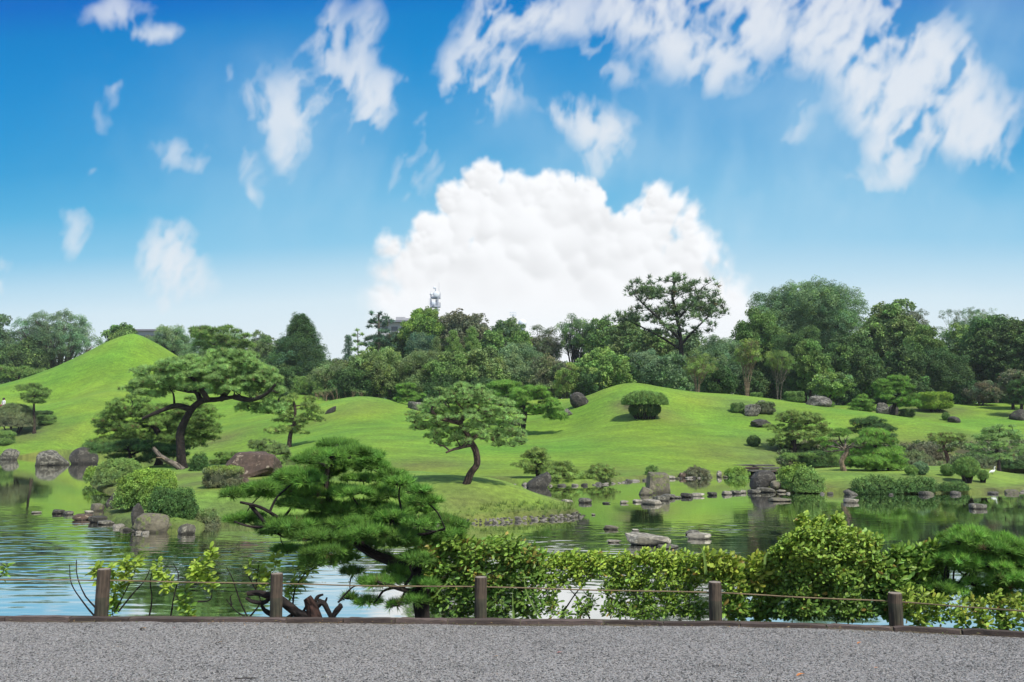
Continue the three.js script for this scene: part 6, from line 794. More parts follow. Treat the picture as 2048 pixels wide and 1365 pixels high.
// ------------------------------------------------------------------ near pines
tones.rightPine = rgb(0.19, 0.38, 0.06); tones.nearPine = rgb(0.135, 0.285, 0.045);
{
  const P = [[675, 886, 44, 14], [640, 905, 40, 14], [702, 902, 44, 15], [612, 917, 28, 13], [665, 922, 52, 14], [738, 915, 28, 14], [592, 945, 42, 14], [650, 937, 48, 13], [742, 930, 38, 15], [782, 946, 28, 14], [560, 962, 36, 13], [612, 957, 38, 13], [726, 955, 46, 14], [800, 962, 28, 15], [824, 976, 26, 15], [472, 985, 28, 11], [520, 972, 34, 14], [546, 982, 34, 13], [602, 982, 42, 14], [660, 977, 44, 15], [702, 982, 38, 14], [770, 986, 38, 16], [832, 1000, 34, 17], [600, 1003, 46, 12], [645, 1008, 40, 13], [692, 1015, 44, 14], [742, 1012, 46, 14], [790, 1020, 38, 16], [852, 1016, 28, 17], [478, 1036, 38, 11], [580, 1045, 50, 14], [640, 1032, 38, 13], [700, 1040, 54, 14], [760, 1036, 46, 14], [822, 1045, 38, 15], [886, 1040, 32, 12], [912, 1046, 24, 15], [560, 1056, 36, 13], [620, 1066, 50, 14], [680, 1070, 46, 14], [782, 1066, 50, 14], [850, 1066, 38, 14], [900, 1066, 28, 12], [575, 1096, 32, 12], [650, 1096, 46, 14], [720, 1088, 44, 13], [800, 1082, 38, 13], [640, 1119, 42, 14], [690, 1113, 34, 12], [760, 1160, 42, 11], [736, 1200, 24, 8], [790, 1206, 18, 8], [830, 1196, 28, 11], [862, 1130, 24, 11], [622, 1110, 26, 11], [735, 1060, 40, 13], [530, 1050, 26, 10], [760, 1110, 26, 11], [815, 1150, 24, 10], [700, 1192, 14, 6], [830, 1112, 34, 12], [790, 1140, 26, 10], [870, 1095, 34, 12], [850, 1165, 26, 11], [705, 1140, 22, 9]];
  pine({ label: 'large dark green spreading pine in the foreground leaning over the bank', d: 7.55, near: true, seed: 21, trunk: [[852, 1238, -0.1], [842, 1200, 0], [846, 1170, 0.1], [848, 1150, 0.15], [826, 1136, 0.25], [792, 1126, 0.35], [750, 1110, 0.45], [712, 1086, 0.5], [682, 1056, 0.5], [664, 1020, 0.5], [655, 985, 0.5], [654, 945, 0.5], [668, 908, 0.5]], tr: 15, taper: 0.28, free: 0.1, bark: 'dark', tone: 'nearPine', tuft: 17, wig: 0.7, dens: 1.3, dry: 0.015,
    limbs: [[6, [846, 1180, 0], [815, 1182, -0.1], [780, 1172, -0.2], [755, 1164, -0.25]], [6, [712, 1088, 0.5], [670, 1078, 0.3], [600, 1075, 0.1], [560, 1040, 0], [520, 1015, -0.1], [480, 1005, -0.2]], [5, [690, 1065, 0.5], [730, 1050, 0.3], [790, 1058, 0.2], [840, 1070, 0.1], [890, 1058, 0]], [4, [500, 1010, -0.1], [530, 1052, -0.1], [500, 1054, -0.2], [468, 1044, -0.3]], [4, [664, 1020, 0.5], [700, 1010, 0.7], [760, 1000, 0.9], [800, 985, 0.9]], [4, [658, 990, 0.5], [620, 985, 0.8], [570, 975, 0.9], [530, 985, 0.8]]],
    pads: [...P, ...P.filter((p, k) => p[1] < 1080 && k % 4).map(([x, y, rx, ry]) => [x + rr(-22, 22), y + rr(-10, 10), rx * 0.8, ry * 0.9])].map(([x, y, rx, ry], k) => [x, y + 5, rx * 1.0, ry * 0.8, y > 1150 ? -0.1 : 0.45 + 0.62 * Math.sin(k * 2.1 + x * 0.02) * sstep(0, 60, 260 - Math.abs(x - 690))]) });
  pine({ label: 'dense bright-needled pine in the foreground at the right edge', d: 7.4, near: true, seed: 33, trunk: [[2005, 1262, 0], [2000, 1220, 0.1], [1985, 1180, 0.2], [1990, 1140, 0.3], [1985, 1100, 0.3]], tr: 9, taper: 0.35, free: 0.15, bark: 'dark', tone: 'rightPine', tuft: 16, dens: 0.95, dry: 0.02, flat: 0.4,
    limbs: [[5, [1990, 1190, 0.2], [1950, 1170, 0.1], [1920, 1168, 0], [1890, 1160, 0]]],
    regs: [[1960, 1088, 62, 26, 15, 24, 0.8], [2020, 1105, 60, 30, 14, 24, 0.8], [1930, 1120, 50, 26, 12, 24, 0.8], [1985, 1145, 76, 26, 16, 24, 0.8], [2050, 1150, 50, 40, 12, 24, 0.8], [1880, 1178, 38, 14, 5, 24, 0.7], [2010, 1195, 60, 18, 7, 26, 0.7]] });
}
// ------------------------------------------------------------------ leafy shrubs on the bank: stems, whorls of leaves; the leaves that show largest are single parts
// areas: [cx, cy, rx, ry, whorls] in pixels; leaf length in pixels
function shrub(o) {
  rnd = rngOf(Math.round(o.feet[0][0] * 3 + o.areas[0][1])); const d = o.d, m = mpp(d), b = groundUnder(o.feet[0][0], d); b.y = hNear(b.x, -d) - 0.06;
  const t = thing(o.name || 'leafy_shrub', o.label, 'shrub', b), L = (x, y, z = 0) => at(x, y, d + z).sub(b), tips = [], deep = o.deep ?? 0.38, ll = o.leaf * m, sm = new MB();
  const feet = o.feet.map(([x, z = 0]) => { const q = L(x, 1230, z); const wx = q.x + b.x, wz = -(d + z); q.y = hNear(wx, wz) - 0.06 - b.y; return { p: q, r: (o.sr || 3) * m }; });
  const nodes = [...feet];
  for (const [x, y, rx, ry, n] of o.areas) for (let k = 0; k < n * (o.more || 1); k++) { const q = ballDir().multiplyScalar(Math.cbrt(rr(0.1, 1))); tips.push(L(x + q.x * rx, y - q.y * ry, q.z * Math.min(deep, rx * m))); }
  tips.sort((a, c) => a.y - c.y);
  const dirs = [];
  for (const e of tips) { let best = null, bd = 1e9; for (const n of nodes) { const q = n.p.distanceTo(e) * (n.foot === undefined && n.r > 0 ? 1 : 1) + Math.max(0, n.p.y - e.y + 0.02) * 3; if (q < bd) { bd = q; best = n; } }
    const len = best.p.distanceTo(e), mid = best.p.clone().lerp(e, 0.5).add(V(rr(-1, 1), rr(-0.3, 0.3), rr(-1, 1)).multiplyScalar(len * 0.12)), p = spline([best.p, mid, e], 5), r0 = Math.min(best.r * 0.85, 1.1 * m + len * 0.012); sm.tube(p, p.map((_, i) => lerp(r0, 0.55 * m, i / 5)), 5, 0.1, false); p.forEach((q, i) => i > 0 && nodes.push({ p: q, r: lerp(r0, 0.55 * m, i / 5) })); dirs.push(e.clone().sub(mid).normalize().lerp(YUP, 0.45).normalize()); }
  for (const lst of o.bare || []) { const p = spline(lst.map(([x, y, z = 0]) => L(x, y, z)), 14); sm.tube(p, p.map((_, i) => lerp(lst.r || 1.8, 0.7, i / 14) * m), 5, 0.25); }
  sm.build('stems', barks[o.bark || 'dark'], t);
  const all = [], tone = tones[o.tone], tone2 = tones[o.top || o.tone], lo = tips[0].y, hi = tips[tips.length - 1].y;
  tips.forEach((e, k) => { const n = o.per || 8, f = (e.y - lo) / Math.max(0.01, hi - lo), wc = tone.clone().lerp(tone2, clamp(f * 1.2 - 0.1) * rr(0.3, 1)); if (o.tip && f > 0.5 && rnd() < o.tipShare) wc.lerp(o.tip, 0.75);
    for (let j = 0; j < n; j++) { const a = j * 2.39996 + rr(-0.3, 0.3), up = lerp(0.85, -0.25, Math.sqrt(j / n)) + rr(-0.2, 0.2), out = facing(dirs[k], 0), dir = V(Math.cos(a), up, Math.sin(a)).normalize().applyQuaternion(out), q = facing(dir, rr(-0.6, 0.6) + a), back = dirs[k].clone().multiplyScalar(-ll * 0.9 * (j / n)); all.push([mat4(e.clone().add(back), q, (() => { const q = rr(0.62, 1.2); return V(ll * q * (o.wide || 1) * rr(0.8, 1.15), ll * q * rr(0.85, 1.15), ll * q); })()), rnd() < 0.03 ? jitter(rgb(0.33, 0.24, 0.06), 0.3) : jitter(wc, 0.32, 0.13), e.z + b.z + e.y * 0.8 + rr(0, 0.1)]); } });
  all.sort((a, c) => c[2] - a[2]);
  const own = Math.min(o.single ?? 300, all.length), mats = Array.from({ length: 6 }, (_, k) => { const c = all.slice(0, own).filter((_, i) => i % 6 === k).reduce((s, a) => s.add(a[1]), rgb(0, 0, 0)).multiplyScalar(6 / own); const mm = leafMat(0.28, 0.45).clone(); mm.color.copy(jitter(c, 0.25, 0.1)); return mm; });
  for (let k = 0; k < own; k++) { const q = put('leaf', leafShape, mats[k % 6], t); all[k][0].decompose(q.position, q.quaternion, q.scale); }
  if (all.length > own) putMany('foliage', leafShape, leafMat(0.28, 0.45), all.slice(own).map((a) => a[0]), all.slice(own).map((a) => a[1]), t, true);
  return t;
}
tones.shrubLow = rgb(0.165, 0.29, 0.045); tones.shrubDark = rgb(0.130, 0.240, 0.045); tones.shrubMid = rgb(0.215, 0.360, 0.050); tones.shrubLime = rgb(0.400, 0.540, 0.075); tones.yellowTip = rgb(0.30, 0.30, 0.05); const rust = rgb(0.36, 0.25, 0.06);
shrub({ label: 'sparse leafy twigs just behind the leftmost rope post', d: 7.5, feet: [[225, 0], [232, 0.1], [205, 0.05]], leaf: 15, tone: 'shrubMid', top: 'shrubLime', per: 9, sr: 3.2, areas: [[212, 1140, 12, 12, 7], [262, 1125, 22, 12, 11], [190, 1150, 8, 24, 6], [245, 1172, 8, 8, 4], [222, 1185, 10, 20, 5], [225, 1215, 10, 12, 4], [240, 1150, 24, 10, 5]], bare: [[[190, 1236], [165, 1205], [142, 1168], [138, 1130]], [[190, 1216], [168, 1190], [153, 1150], [152, 1120]], [[236, 1225], [262, 1192], [290, 1160], [300, 1138]], [[228, 1225], [252, 1180], [270, 1140]]] });
shrub({ label: 'sparse leafy bush with several thin stems left of the second post', d: 7.5, feet: [[297, 0], [312, 0.1], [340, 0], [350, -0.05], [375, 0.05]], leaf: 15, tone: 'shrubMid', top: 'shrubLime', per: 9, sr: 3.4, areas: [[312, 1122, 6, 5, 2], [325, 1142, 18, 10, 6], [330, 1165, 18, 12, 6], [392, 1135, 24, 16, 12], [420, 1112, 8, 14, 6], [415, 1160, 16, 14, 8], [372, 1185, 12, 10, 3], [375, 1220, 10, 14, 5], [362, 1206, 12, 8, 3], [395, 1150, 18, 10, 5]], bare: [[[340, 1238], [348, 1190], [356, 1150], [346, 1128]], [[395, 1204], [420, 1200], [424, 1180]], [[297, 1238], [303, 1200], [300, 1165], [306, 1135]]] });
shrub({ label: 'bare-branched bush with a few pale leaves around the second post', d: 7.6, feet: [[495, 0], [500, 0.05], [575, 0.1], [590, 0.1]], leaf: 14, tone: 'shrubMid', top: 'shrubLime', per: 7, sr: 3.2, bark: 'dark', areas: [[497, 1130, 8, 8, 3], [520, 1140, 14, 10, 5], [550, 1122, 8, 14, 5], [605, 1138, 24, 10, 8], [590, 1160, 20, 14, 6], [580, 1178, 10, 10, 3], [535, 1150, 12, 10, 4], [525, 1165, 12, 10, 3]],
  bare: [[[496, 1238], [480, 1205], [465, 1160], [452, 1135]], [[495, 1238], [470, 1222], [452, 1200]], [[463, 1212], [460, 1195], [464, 1190]], [[498, 1236], [520, 1205], [512, 1178], [517, 1130]], [[516, 1190], [500, 1160], [487, 1132]], [[585, 1215], [590, 1180], [608, 1150], [630, 1135]]] });
shrub({ label: 'dark glossy shrub with rust-tinged tips behind the third rope post', d: 7.7, feet: [[880, 0], [905, 0.1], [940, 0], [985, 0.1], [1020, 0], [1060, 0.1]], leaf: 13, tone: 'shrubDark', top: 'shrubMid', tip: rust, tipShare: 0.10, per: 8, more: 2.6, deep: 0.45, areas: [[862, 1175, 22, 34, 18], [905, 1082, 40, 14, 26], [870, 1110, 34, 22, 28], [940, 1110, 46, 26, 42], [1000, 1092, 50, 20, 42], [1040, 1112, 48, 28, 44], [890, 1150, 44, 30, 36], [970, 1150, 56, 30, 48], [1045, 1150, 46, 34, 40], [910, 1200, 50, 34, 32], [990, 1200, 60, 34, 40], [1060, 1205, 40, 30, 22]] });
shrub({ label: 'light green low hedge bush with a gap to the water below', d: 7.8, feet: [[1085, 0], [1110, 0.1], [1180, 0], [1200, 0.1]], leaf: 11, tone: 'shrubLow', top: 'shrubLime', per: 8, more: 1.8, deep: 0.35, areas: [[1090, 1130, 28, 26, 26], [1120, 1118, 18, 16, 14], [1148, 1118, 18, 18, 14], [1165, 1140, 30, 18, 20], [1105, 1165, 30, 20, 18], [1150, 1160, 26, 10, 8], [1185, 1120, 18, 18, 16], [1130, 1132, 26, 18, 14], [1160, 1128, 24, 16, 12], [1100, 1200, 18, 24, 12], [1170, 1205, 24, 20, 12], [1135, 1225, 40, 10, 8]], bare: [[[1120, 1236], [1150, 1190], [1175, 1160]], [[1180, 1238], [1158, 1200], [1130, 1170]]] });
shrub({ label: 'yellow-green hedge bush in the middle of the hedge, left of the fourth post', d: 7.75, feet: [[1210, 0], [1250, 0.1], [1275, 0], [1310, 0.1], [1350, 0.05], [1390, 0]], leaf: 11, tone: 'shrubLow', top: 'shrubLime', per: 8, more: 2.6, deep: 0.4, areas: [[1205, 1130, 26, 24, 18], [1245, 1125, 26, 18, 20], [1285, 1112, 20, 16, 18], [1330, 1118, 36, 22, 34], [1370, 1122, 24, 22, 20], [1260, 1152, 40, 22, 34], [1330, 1155, 46, 24, 40], [1390, 1150, 24, 24, 20], [1225, 1175, 28, 20, 14], [1290, 1190, 44, 24, 24], [1360, 1195, 40, 30, 26], [1300, 1222, 70, 14, 26], [1390, 1222, 30, 14, 14], [1230, 1215, 30, 18, 14]] });
shrub({ label: 'yellowish bush with upright whorls just right behind the fourth post', d: 7.6, feet: [[1440, 0], [1465, 0.1], [1500, 0.05], [1530, 0.1]], leaf: 15, tone: 'shrubLow', top: 'shrubLime', per: 8, deep: 0.38, tip: tones.yellowTip, tipShare: 0.3, more: 2.6, areas: [[1412, 1115, 16, 12, 8], [1450, 1128, 32, 20, 24], [1435, 1150, 24, 24, 14], [1550, 1175, 26, 34, 16], [1470, 1140, 24, 20, 16], [1520, 1125, 26, 18, 18], [1525, 1150, 34, 24, 28], [1470, 1175, 36, 24, 22], [1530, 1195, 34, 24, 18], [1470, 1215, 40, 20, 26], [1530, 1225, 34, 14, 16], [1405, 1135, 14, 18, 8]] });
shrub({ label: 'tall rounded bright green shrub, the highest of the hedge', d: 7.45, feet: [[1600, 0], [1625, 0.1], [1650, 0], [1670, 0.1], [1690, 0]], leaf: 11, wide: 1.2, tone: 'shrubDark', top: 'shrubLime', per: 8, more: 4.6, deep: 0.6, sr: 4, areas: [[1605, 1040, 10, 14, 5], [1640, 1046, 12, 12, 6], [1678, 1042, 14, 14, 7], [1640, 1066, 60, 20, 44], [1600, 1085, 46, 20, 34], [1690, 1078, 50, 24, 38], [1740, 1085, 24, 20, 14], [1570, 1105, 30, 20, 18], [1640, 1105, 80, 24, 64], [1725, 1115, 44, 26, 34], [1600, 1135, 50, 26, 36], [1670, 1145, 70, 28, 54], [1745, 1140, 34, 30, 26], [1610, 1180, 56, 26, 34], [1690, 1185, 60, 28, 36], [1650, 1215, 80, 20, 34], [1590, 1222, 44, 14, 16], [1715, 1222, 50, 14, 16]] });
shrub({ label: 'darker leafy shrub between the tall round shrub and the right pine', d: 7.5, feet: [[1770, 0], [1800, 0.1], [1830, 0]], leaf: 18, tone: 'shrubDark', top: 'shrubMid', per: 8, more: 2.6, deep: 0.4, areas: [[1790, 1105, 12, 12, 6], [1815, 1110, 24, 14, 14], [1860, 1100, 26, 14, 12], [1790, 1135, 34, 20, 22], [1850, 1128, 34, 20, 20], [1800, 1165, 44, 24, 26], [1875, 1112, 18, 16, 8], [1760, 1165, 24, 24, 18], [1800, 1205, 60, 24, 34], [1870, 1170, 34, 24, 20]] });
shrub({ label: 'low yellow-green bush right of the shortest rope post', d: 7.15, feet: [[1830, 0], [1855, 0.1], [1880, 0]], leaf: 14, tone: 'shrubMid', top: 'shrubLime', tip: tones.yellowTip, tipShare: 0.4, per: 8, deep: 0.3, areas: [[1850, 1200, 40, 16, 26], [1880, 1215, 26, 18, 16], [1840, 1225, 32, 16, 16], [1815, 1180, 14, 14, 8], [1865, 1240, 40, 10, 14], [1910, 1215, 24, 24, 16]] });
shrub({ label: 'yellow-tipped sprouting bush in the lower right corner', d: 6.95, feet: [[1960, 0], [1990, 0.1], [2030, 0], [2060, 0.1]], leaf: 14, tone: 'shrubMid', top: 'shrubLime', tip: tones.yellowTip, tipShare: 0.5, per: 8, deep: 0.3, areas: [[1950, 1205, 22, 16, 12], [1990, 1188, 10, 12, 5], [2025, 1200, 22, 14, 12], [1975, 1222, 36, 16, 20], [2030, 1228, 34, 16, 20], [1960, 1245, 40, 12, 16], [2010, 1250, 40, 10, 12], [1925, 1230, 22, 18, 10], [2060, 1215, 30, 24, 14]] });
shrub({ label: 'small leafy twig entering the view at the left edge', d: 7.4, feet: [[-12, 0]], leaf: 13, tone: 'shrubMid', top: 'shrubMid', per: 6, areas: [[14, 1130, 5, 5, 2], [4, 1140, 6, 6, 2], [10, 1148, 6, 4, 1], [-20, 1140, 14, 14, 4]] });
// driftwood stump with crooked roots
{
  rnd = rngOf(15); const d = 7.35, m = mpp(d), b = groundUnder(610, d); b.y = hNear(b.x, -d); const t = thing('driftwood_stump', 'gnarled dark dead stump with crooked roots lying right of the second post', 'stump', b), L = (x, y, z = 0) => at(x, y, d + z).sub(b);
  const root = (name, r0, r1, ...ps) => { const p = spline(ps.map(([x, y, z = 0]) => L(x, y, z)), 16); new MB().tube(p, p.map((_, i) => lerp(r0, r1, i / 16) * m), 9, 0.32).build(name, barks[name === 'stump' ? 'red' : 'dark'], t); };
  root('stump', 15, 9, [628, 1240], [626, 1222], [620, 1206], [614, 1196]); root('root', 10, 5, [618, 1236], [595, 1226], [575, 1212], [552, 1196], [530, 1190], [515, 1186], [495, 1188]); root('root', 5, 3, [540, 1194], [530, 1205], [505, 1204], [492, 1196]); root('root', 6, 4, [632, 1212], [645, 1206], [655, 1222], [664, 1236], [672, 1222], [680, 1214], [684, 1212]); root('root', 4, 2.5, [664, 1232], [672, 1228], [682, 1214], [678, 1208]); root('root', 4, 2, [622, 1204], [612, 1215], [604, 1226]); root('root', 4, 2, [630, 1204], [636, 1194], [646, 1190]); root('root', 3, 1.6, [636, 1200], [650, 1204], [654, 1196]); root('root', 5, 3, [605, 1238], [588, 1230], [572, 1238]); root('root', 5, 3, [552, 1235], [530, 1222], [522, 1210]); root('root', 4, 2.5, [632, 1222], [640, 1235], [642, 1240]); root('root', 2.2, 1, [676, 1206], [690, 1190], [704, 1176], [712, 1172]);
}
// grass blades rising through the hedge
{
  rnd = rngOf(18); const bm = new THREE.MeshPhysicalMaterial({ color: rgb(0.20, 0.32, 0.06), roughness: 0.6, transmission: 0.3, thickness: 0, side: THREE.DoubleSide });
  const blade = (label, d, w, ...ps) => { const p = spline(ps.map(([x, y]) => at(x, y, d)), 12), P = [], I = [], o = p[0].clone(), m = mpp(d); p.forEach((q, k) => { const ww = w * m * (1 - (k / 12) ** 1.6) + 0.0004; P.push(q.x - o.x - ww, q.y - o.y, q.z - o.z, q.x - o.x, q.y - o.y, q.z - o.z - ww * 0.5, q.x - o.x + ww, q.y - o.y, q.z - o.z); if (k < 12) { const a = k * 3; I.push(a, a + 1, a + 3, a + 1, a + 4, a + 3, a + 1, a + 2, a + 4, a + 2, a + 5, a + 4); } }); const g = rawGeo(P, I), q = put('grass_blade', g, bm); q.position.copy(o); tag(q, label, 'grass blade'); };
  blade('long pale grass blade bending up through the hedge right of the third post', 7.25, 3, [1082, 1238], [1068, 1215], [1052, 1180], [1047, 1140]);
  blade('curved grass blade above the hedge left of the fourth post', 7.5, 3, [1412, 1150], [1410, 1120], [1404, 1098], [1394, 1092]);
  blade('thin arching grass blade left of the third post', 7.25, 2, [872, 1190], [885, 1175], [905, 1160], [925, 1153]);
  blade('thin grass blade standing left of the long pale one', 7.25, 2.4, [1028, 1238], [1026, 1215], [1025, 1180]);
  blade('arching grass blade before the tall round shrub', 7.2, 2.4, [1530, 1130], [1532, 1112], [1538, 1104], [1550, 1102]);
}
// fallen leaves on the gravel
{
  rnd = rngOf(25); const cols = [rgb(0.45, 0.17, 0.05), rgb(0.40, 0.24, 0.09), rgb(0.45, 0.20, 0.17)].map((c) => new THREE.MeshStandardMaterial({ color: c, roughness: 0.8, side: THREE.DoubleSide }));
  [[1724, 1285, 11, 0, 'orange leaf on the gravel below the shortest post'], [1610, 1348, 18, 0, 'long orange leaf near the lower edge on the right gravel'], [997, 1313, 12, 1, 'small tan leaf on the gravel below the third post'], [1125, 1305, 12, 2, 'pinkish leaf on the gravel in the middle'], [292, 1257, 16, 1, 'tan leaf close to the edging right of the leftmost post'], [443, 1285, 12, 1, 'pale brown leaf on the left gravel below the second post'], [350, 1256, 8, 2, 'tiny dark red leaf near the edging on the left'], [1757, 1336, 7, 0, 'tiny reddish leaf on the far right gravel']].forEach(([x, y, w, c, label]) => { const p = onLevel(x, y, GRAVEL + 0.012), q = put('fallen_leaf', leafShape, cols[c]), s = w * mpp(-p.z); q.position.copy(p); q.scale.set(s, s, s * 1.4); q.rotation.set(-Math.PI / 2 + rr(-0.25, 0.25), 0, rr(0.9, 2.1)); tag(q, label, 'fallen leaf', 'fallen leaves on the gravel'); });
  const tw = (x, y, w, label) => { const p = onLevel(x, y, GRAVEL + 0.01), s = w * mpp(-p.z); const q = put('twig', new MB().tube([V(-s / 2, 0, 0), V(0, 0.006, 0.01), V(s / 2, 0, -0.01)], [0.003, 0.004, 0.002], 5).geo(), barks.dark); q.position.copy(p); tag(q, label, 'twig'); }; tw(492, 1358, 44, 'thin dark twig on the gravel at the lower edge');
}
// long grass fringing the island tongue
{
  rnd = rngOf(55); const g = (() => { const P = []; for (let k = 0; k < 7; k++) { const a = rr(0, 6.28), l = rr(0.5, 1), o = rr(0, 0.2); P.push(Math.cos(a) * o - 0.03, 0, Math.sin(a) * o, Math.cos(a) * o + 0.03, 0, Math.sin(a) * o, Math.cos(a) * (o + 0.4 * l), l, Math.sin(a) * (o + 0.4 * l)); } return rawGeo(P); })();
  const M = [], C = []; for (let k = 0; k < 9000; k++) { const x = rr(-8, 2.4), z = -rr(18.5, 31), s = sIsle(x, z); if (s < 0.12) continue; const front = sIsle(x, z + 0.8) < 0.25, lush = sstep(-2.5, 1.2, x); if (!front && rnd() < 0.75) continue; const h = front ? rr(0.06, 0.20) * (0.5 + lush) : rr(0.03, 0.06); M.push(mat4(V(x, hIsle(x, z) - 0.01, z), facing(V(rr(-0.2, 0.2), 1, rr(-0.2, 0.2)).normalize(), rr(0, 6)), V(h * 1.1, h, h * 1.1))); C.push(jitter(rgb(0.15, 0.23, 0.05), 0.25, 0.12)); }
  putMany('grass', g, leafMat(0.3, 0.7), M, C, isle, true);
}

{ // litter: bits of leaf and bark lying along the kerb and thinly over the gravel
  rnd = rngOf(71); const M = [], C = []; for (let k = 0; k < 620; k++) { const x = rr(-4.6, 4.6), near = rnd() < 0.65, z = edgeZ(x) + 0.03 + (near ? rr(0, 0.16) * rnd() : rr(0.1, 1.9)), s = rr(0.008, near ? 0.026 : 0.016); M.push(mat4(V(x, GRAVEL + 0.006, z), new THREE.Quaternion().setFromEuler(new THREE.Euler(-1.57 + rr(-0.4, 0.4), rr(-0.3, 0.3), rr(0, 6.28))), V(s, s, s))); C.push(jitter([rgb(0.16, 0.10, 0.05), rgb(0.08, 0.06, 0.04), rgb(0.25, 0.17, 0.08), rgb(0.10, 0.12, 0.04)][Math.floor(rnd() * 4)], 0.3)); }
  putMany('leaf_litter', leafShape, leafMat(0.1, 0.9), M, C, scene.getObjectByName('gravel_path'), true);
}
{ // small leaves and specks afloat on the pond
  rnd = rngOf(72); const M = [], C = []; for (let k = 0; k < 260; k++) { const p = onLevel(rr(-50, 2100), rr(975, 1180) , 0.004); if (sIsle(p.x, p.z) > -0.1 || sIslet(p.x, p.z) > -0.1 || sMain(p.x, p.z) > -0.1) continue; const s = rr(0.025, 0.07); M.push(mat4(p, new THREE.Quaternion().setFromEuler(new THREE.Euler(-1.57, 0, rr(0, 6.28))), V(s, s, s * 0.3))); C.push(jitter(rnd() < 0.5 ? rgb(0.30, 0.30, 0.20) : rgb(0.20, 0.16, 0.07), 0.3)); }
  putMany('floating_leaves', leafShape, leafMat(0.1, 0.8), M, C, scene.getObjectByName('pond_water'), true);
}
// ------------------------------------------------------------------ egret on the islet
{
  const d = 36.5, m = mpp(d), b = groundAt(1987, 951); const t = thing('egret', 'white egret standing with raised neck on the grass islet', 'bird', b), dd = -b.z, L = (x, y, z = 0) => at(x, y, dd + z).sub(b), white = new THREE.MeshStandardMaterial({ color: rgb(0.78, 0.78, 0.77), roughness: 0.8 });
  const k = mpp(dd), p = spline([L(1979, 946.5), L(1982, 944.5), L(1986, 943), L(1989.5, 941.5), L(1990.6, 939.5), L(1989, 937.6), L(1989.6, 935.6), L(1990.6, 934.4), L(1992.2, 934.3)], 36);
  const prof = [0.35, 0.9, 1.7, 2.3, 2.5, 2.3, 1.7, 1.1, 0.8, 0.65, 0.6, 0.58, 0.56, 0.6, 0.78, 0.85, 0.7, 0.4], g = new MB().tube(p, p.map((_, i) => { const f = i / 36 * (prof.length - 1), a = Math.floor(f); return lerp(prof[a], prof[Math.min(prof.length - 1, a + 1)], f - a) * k; }), 12); g.build('body', white, t);
  new MB().tube([L(1992, 934.4), L(1995.6, 935)], [0.4 * k, 0.08 * k], 6).build('bill', new THREE.MeshStandardMaterial({ color: rgb(0.5, 0.36, 0.06), roughness: 0.5 }), t);
  const lm = new THREE.MeshStandardMaterial({ color: rgb(0.03, 0.03, 0.03), roughness: 0.7 }); for (const x of [1985.2, 1987]) { const f = L(x, 951); f.y = -0.02; new MB().tube([L(x, 944), L(x - 0.6, 947.5), f], [0.4 * k, 0.3 * k, 0.3 * k], 6).build('leg', lm, t); }
  for (const s of [-1, 1]) { const w = put('wing', new THREE.SphereGeometry(1, 16, 10).scale(4.2 * k, 2.0 * k, 0.7 * k), white, t); w.position.copy(L(1985, 943.6)).add(V(0, 0, s * 1.9 * k)); w.rotation.z = 0.25; }
}
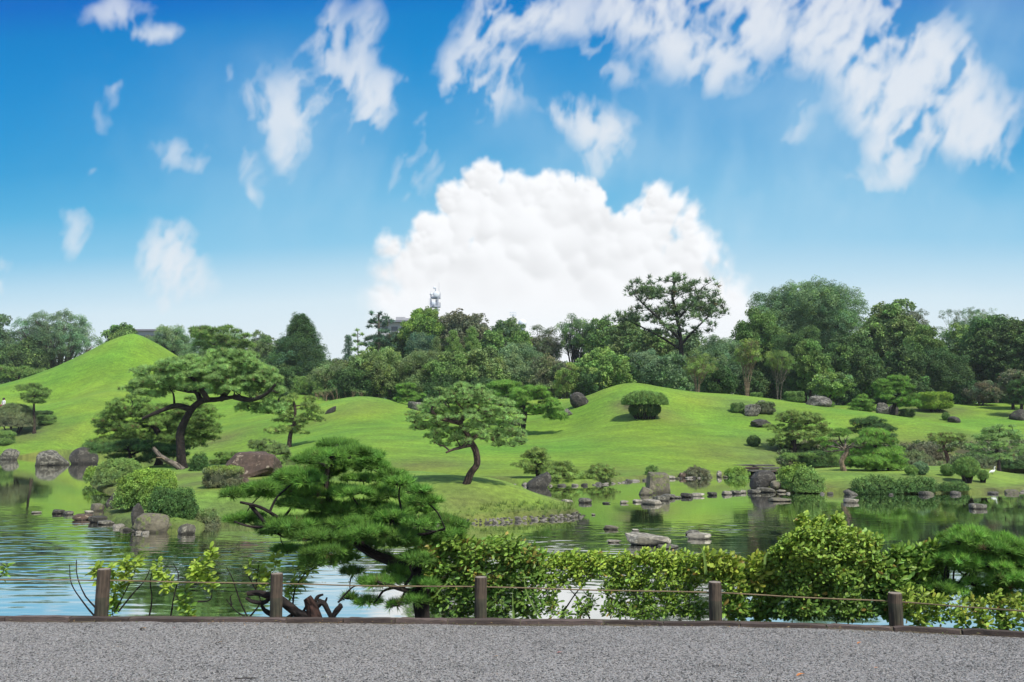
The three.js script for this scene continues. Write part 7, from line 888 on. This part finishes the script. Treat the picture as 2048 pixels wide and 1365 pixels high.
// ------------------------------------------------------------------ person at the left edge, walking behind the dome bush
{
  const d = 80, b = groundUnder(2.5, d), topY = at(2, 796, d).y; if (topY - b.y > 1.9 || topY - b.y < 1.5) b.y = topY - 1.68;
  const t = thing('person', 'person in a white shirt seen from behind beside the brownish dome bush', 'person', b), S = topY - b.y;
  const J = [[[0, 0.905, 0], 0.062, [0, 0.935, 0.005], 0.058], [[0, 0.80, 0], 0.035, [0, 0.88, 0], 0.036], [[-0.085, 0.80, 0], 0.045, [0.085, 0.80, 0], 0.045], [[0, 0.78, 0], 0.085, [0, 0.60, 0], 0.075], [[-0.03, 0.55, 0], 0.082, [0.03, 0.55, 0], 0.082], [[-0.11, 0.79, 0], 0.034, [-0.135, 0.62, 0.02], 0.026], [[-0.135, 0.62, 0.02], 0.025, [-0.125, 0.47, -0.05], 0.019], [[0.11, 0.79, 0], 0.034, [0.135, 0.62, 0.01], 0.026], [[0.135, 0.62, 0.01], 0.025, [0.11, 0.49, -0.07], 0.019], [[-0.05, 0.52, 0], 0.058, [-0.055, 0.28, -0.03], 0.04], [[-0.055, 0.28, -0.03], 0.038, [-0.055, 0.05, 0.04], 0.026], [[0.05, 0.52, 0], 0.058, [0.055, 0.28, 0.02], 0.04], [[0.055, 0.28, 0.02], 0.038, [0.055, 0.05, 0.06], 0.026], [[-0.055, 0.025, 0.05], 0.024, [-0.06, 0.022, -0.06], 0.02], [[0.055, 0.025, 0.07], 0.024, [0.06, 0.022, -0.04], 0.02]];
  const N = 72, mc = new MarchingCubes(N, new THREE.MeshStandardMaterial(), false, false, 60000), f = mc.field; f.fill(-1);
  for (let z = 0; z < N; z++) for (let y = 0; y < N; y++) for (let x = 0; x < N; x++) { const px = (x / N - 0.5) * 1.1, py = (y / N - 0.5) * 1.1 + 0.5, pz = (z / N - 0.5) * 1.1; let e = 0; for (const [a, ra, c, rb] of J) { const ux = c[0] - a[0], uy = c[1] - a[1], uz = c[2] - a[2], tt = clamp(((px - a[0]) * ux + (py - a[1]) * uy + (pz - a[2]) * uz) / (ux * ux + uy * uy + uz * uz + 1e-9)), q = Math.hypot(px - a[0] - ux * tt, py - a[1] - uy * tt, (pz - a[2] - uz * tt) * 1.25) - lerp(ra, rb, tt); e += Math.exp(-q * 75); } f[x + y * N + z * N * N] = Math.log(e + 1e-30) / 75; }
  mc.isolation = 0; mc.update(); const n = mc.count ?? mc.geometry.drawRange.count, P = [], NN = [], C = [];
  for (let k = 0; k < n; k++) { const x = mc.positionArray[k * 3] * 0.55, y = mc.positionArray[k * 3 + 1] * 0.55 + 0.5, z = mc.positionArray[k * 3 + 2] * 0.55; P.push(x * S, y * S, z * S); NN.push(mc.normalArray[k * 3], mc.normalArray[k * 3 + 1], mc.normalArray[k * 3 + 2]); const arm = Math.abs(x) > 0.1 && y < 0.66 && y > 0.42, c = y > 0.845 ? [0.45, 0.28, 0.2] : arm ? [0.45, 0.28, 0.2] : y > 0.53 ? [0.75, 0.75, 0.76] : y > 0.05 ? [0.05, 0.055, 0.08] : [0.06, 0.05, 0.05]; C.push(...c); }
  const g = new THREE.BufferGeometry(); g.setAttribute('position', new THREE.Float32BufferAttribute(P, 3)); g.setAttribute('normal', new THREE.Float32BufferAttribute(NN, 3)); g.setAttribute('color', new THREE.Float32BufferAttribute(C, 3)); put('body', g, new THREE.MeshStandardMaterial({ vertexColors: true, roughness: 0.85 }), t);
  const hg = new THREE.SphereGeometry(0.07 * S, 20, 14, 0, 6.2832, 0, 2.0); hg.rotateX(0.45).scale(0.95, 1.12, 1.05); const h = put('hair', hg, new THREE.MeshStandardMaterial({ color: rgb(0.02, 0.016, 0.013), roughness: 0.7 }), t); h.position.set(0, 0.928 * S, 0.008 * S); t.rotation.y = -0.4;
  const bag = thing('shoulder_bag', 'dark red bag hanging at the side of the person in white', 'bag', b.clone().add(V(-0.12, 0.52 * S, 0.2))), bmat = new THREE.MeshStandardMaterial({ color: rgb(0.20, 0.02, 0.05), roughness: 0.6 }); put('pouch', new THREE.SphereGeometry(1, 18, 12).scale(0.15, 0.14, 0.07), bmat, bag); put('strap', new THREE.TorusGeometry(0.2, 0.012, 6, 20, 3.4).scale(0.7, 1.35, 1).translate(0, 0.1, 0), bmat, bag);
}
renderer.render(scene, camera);
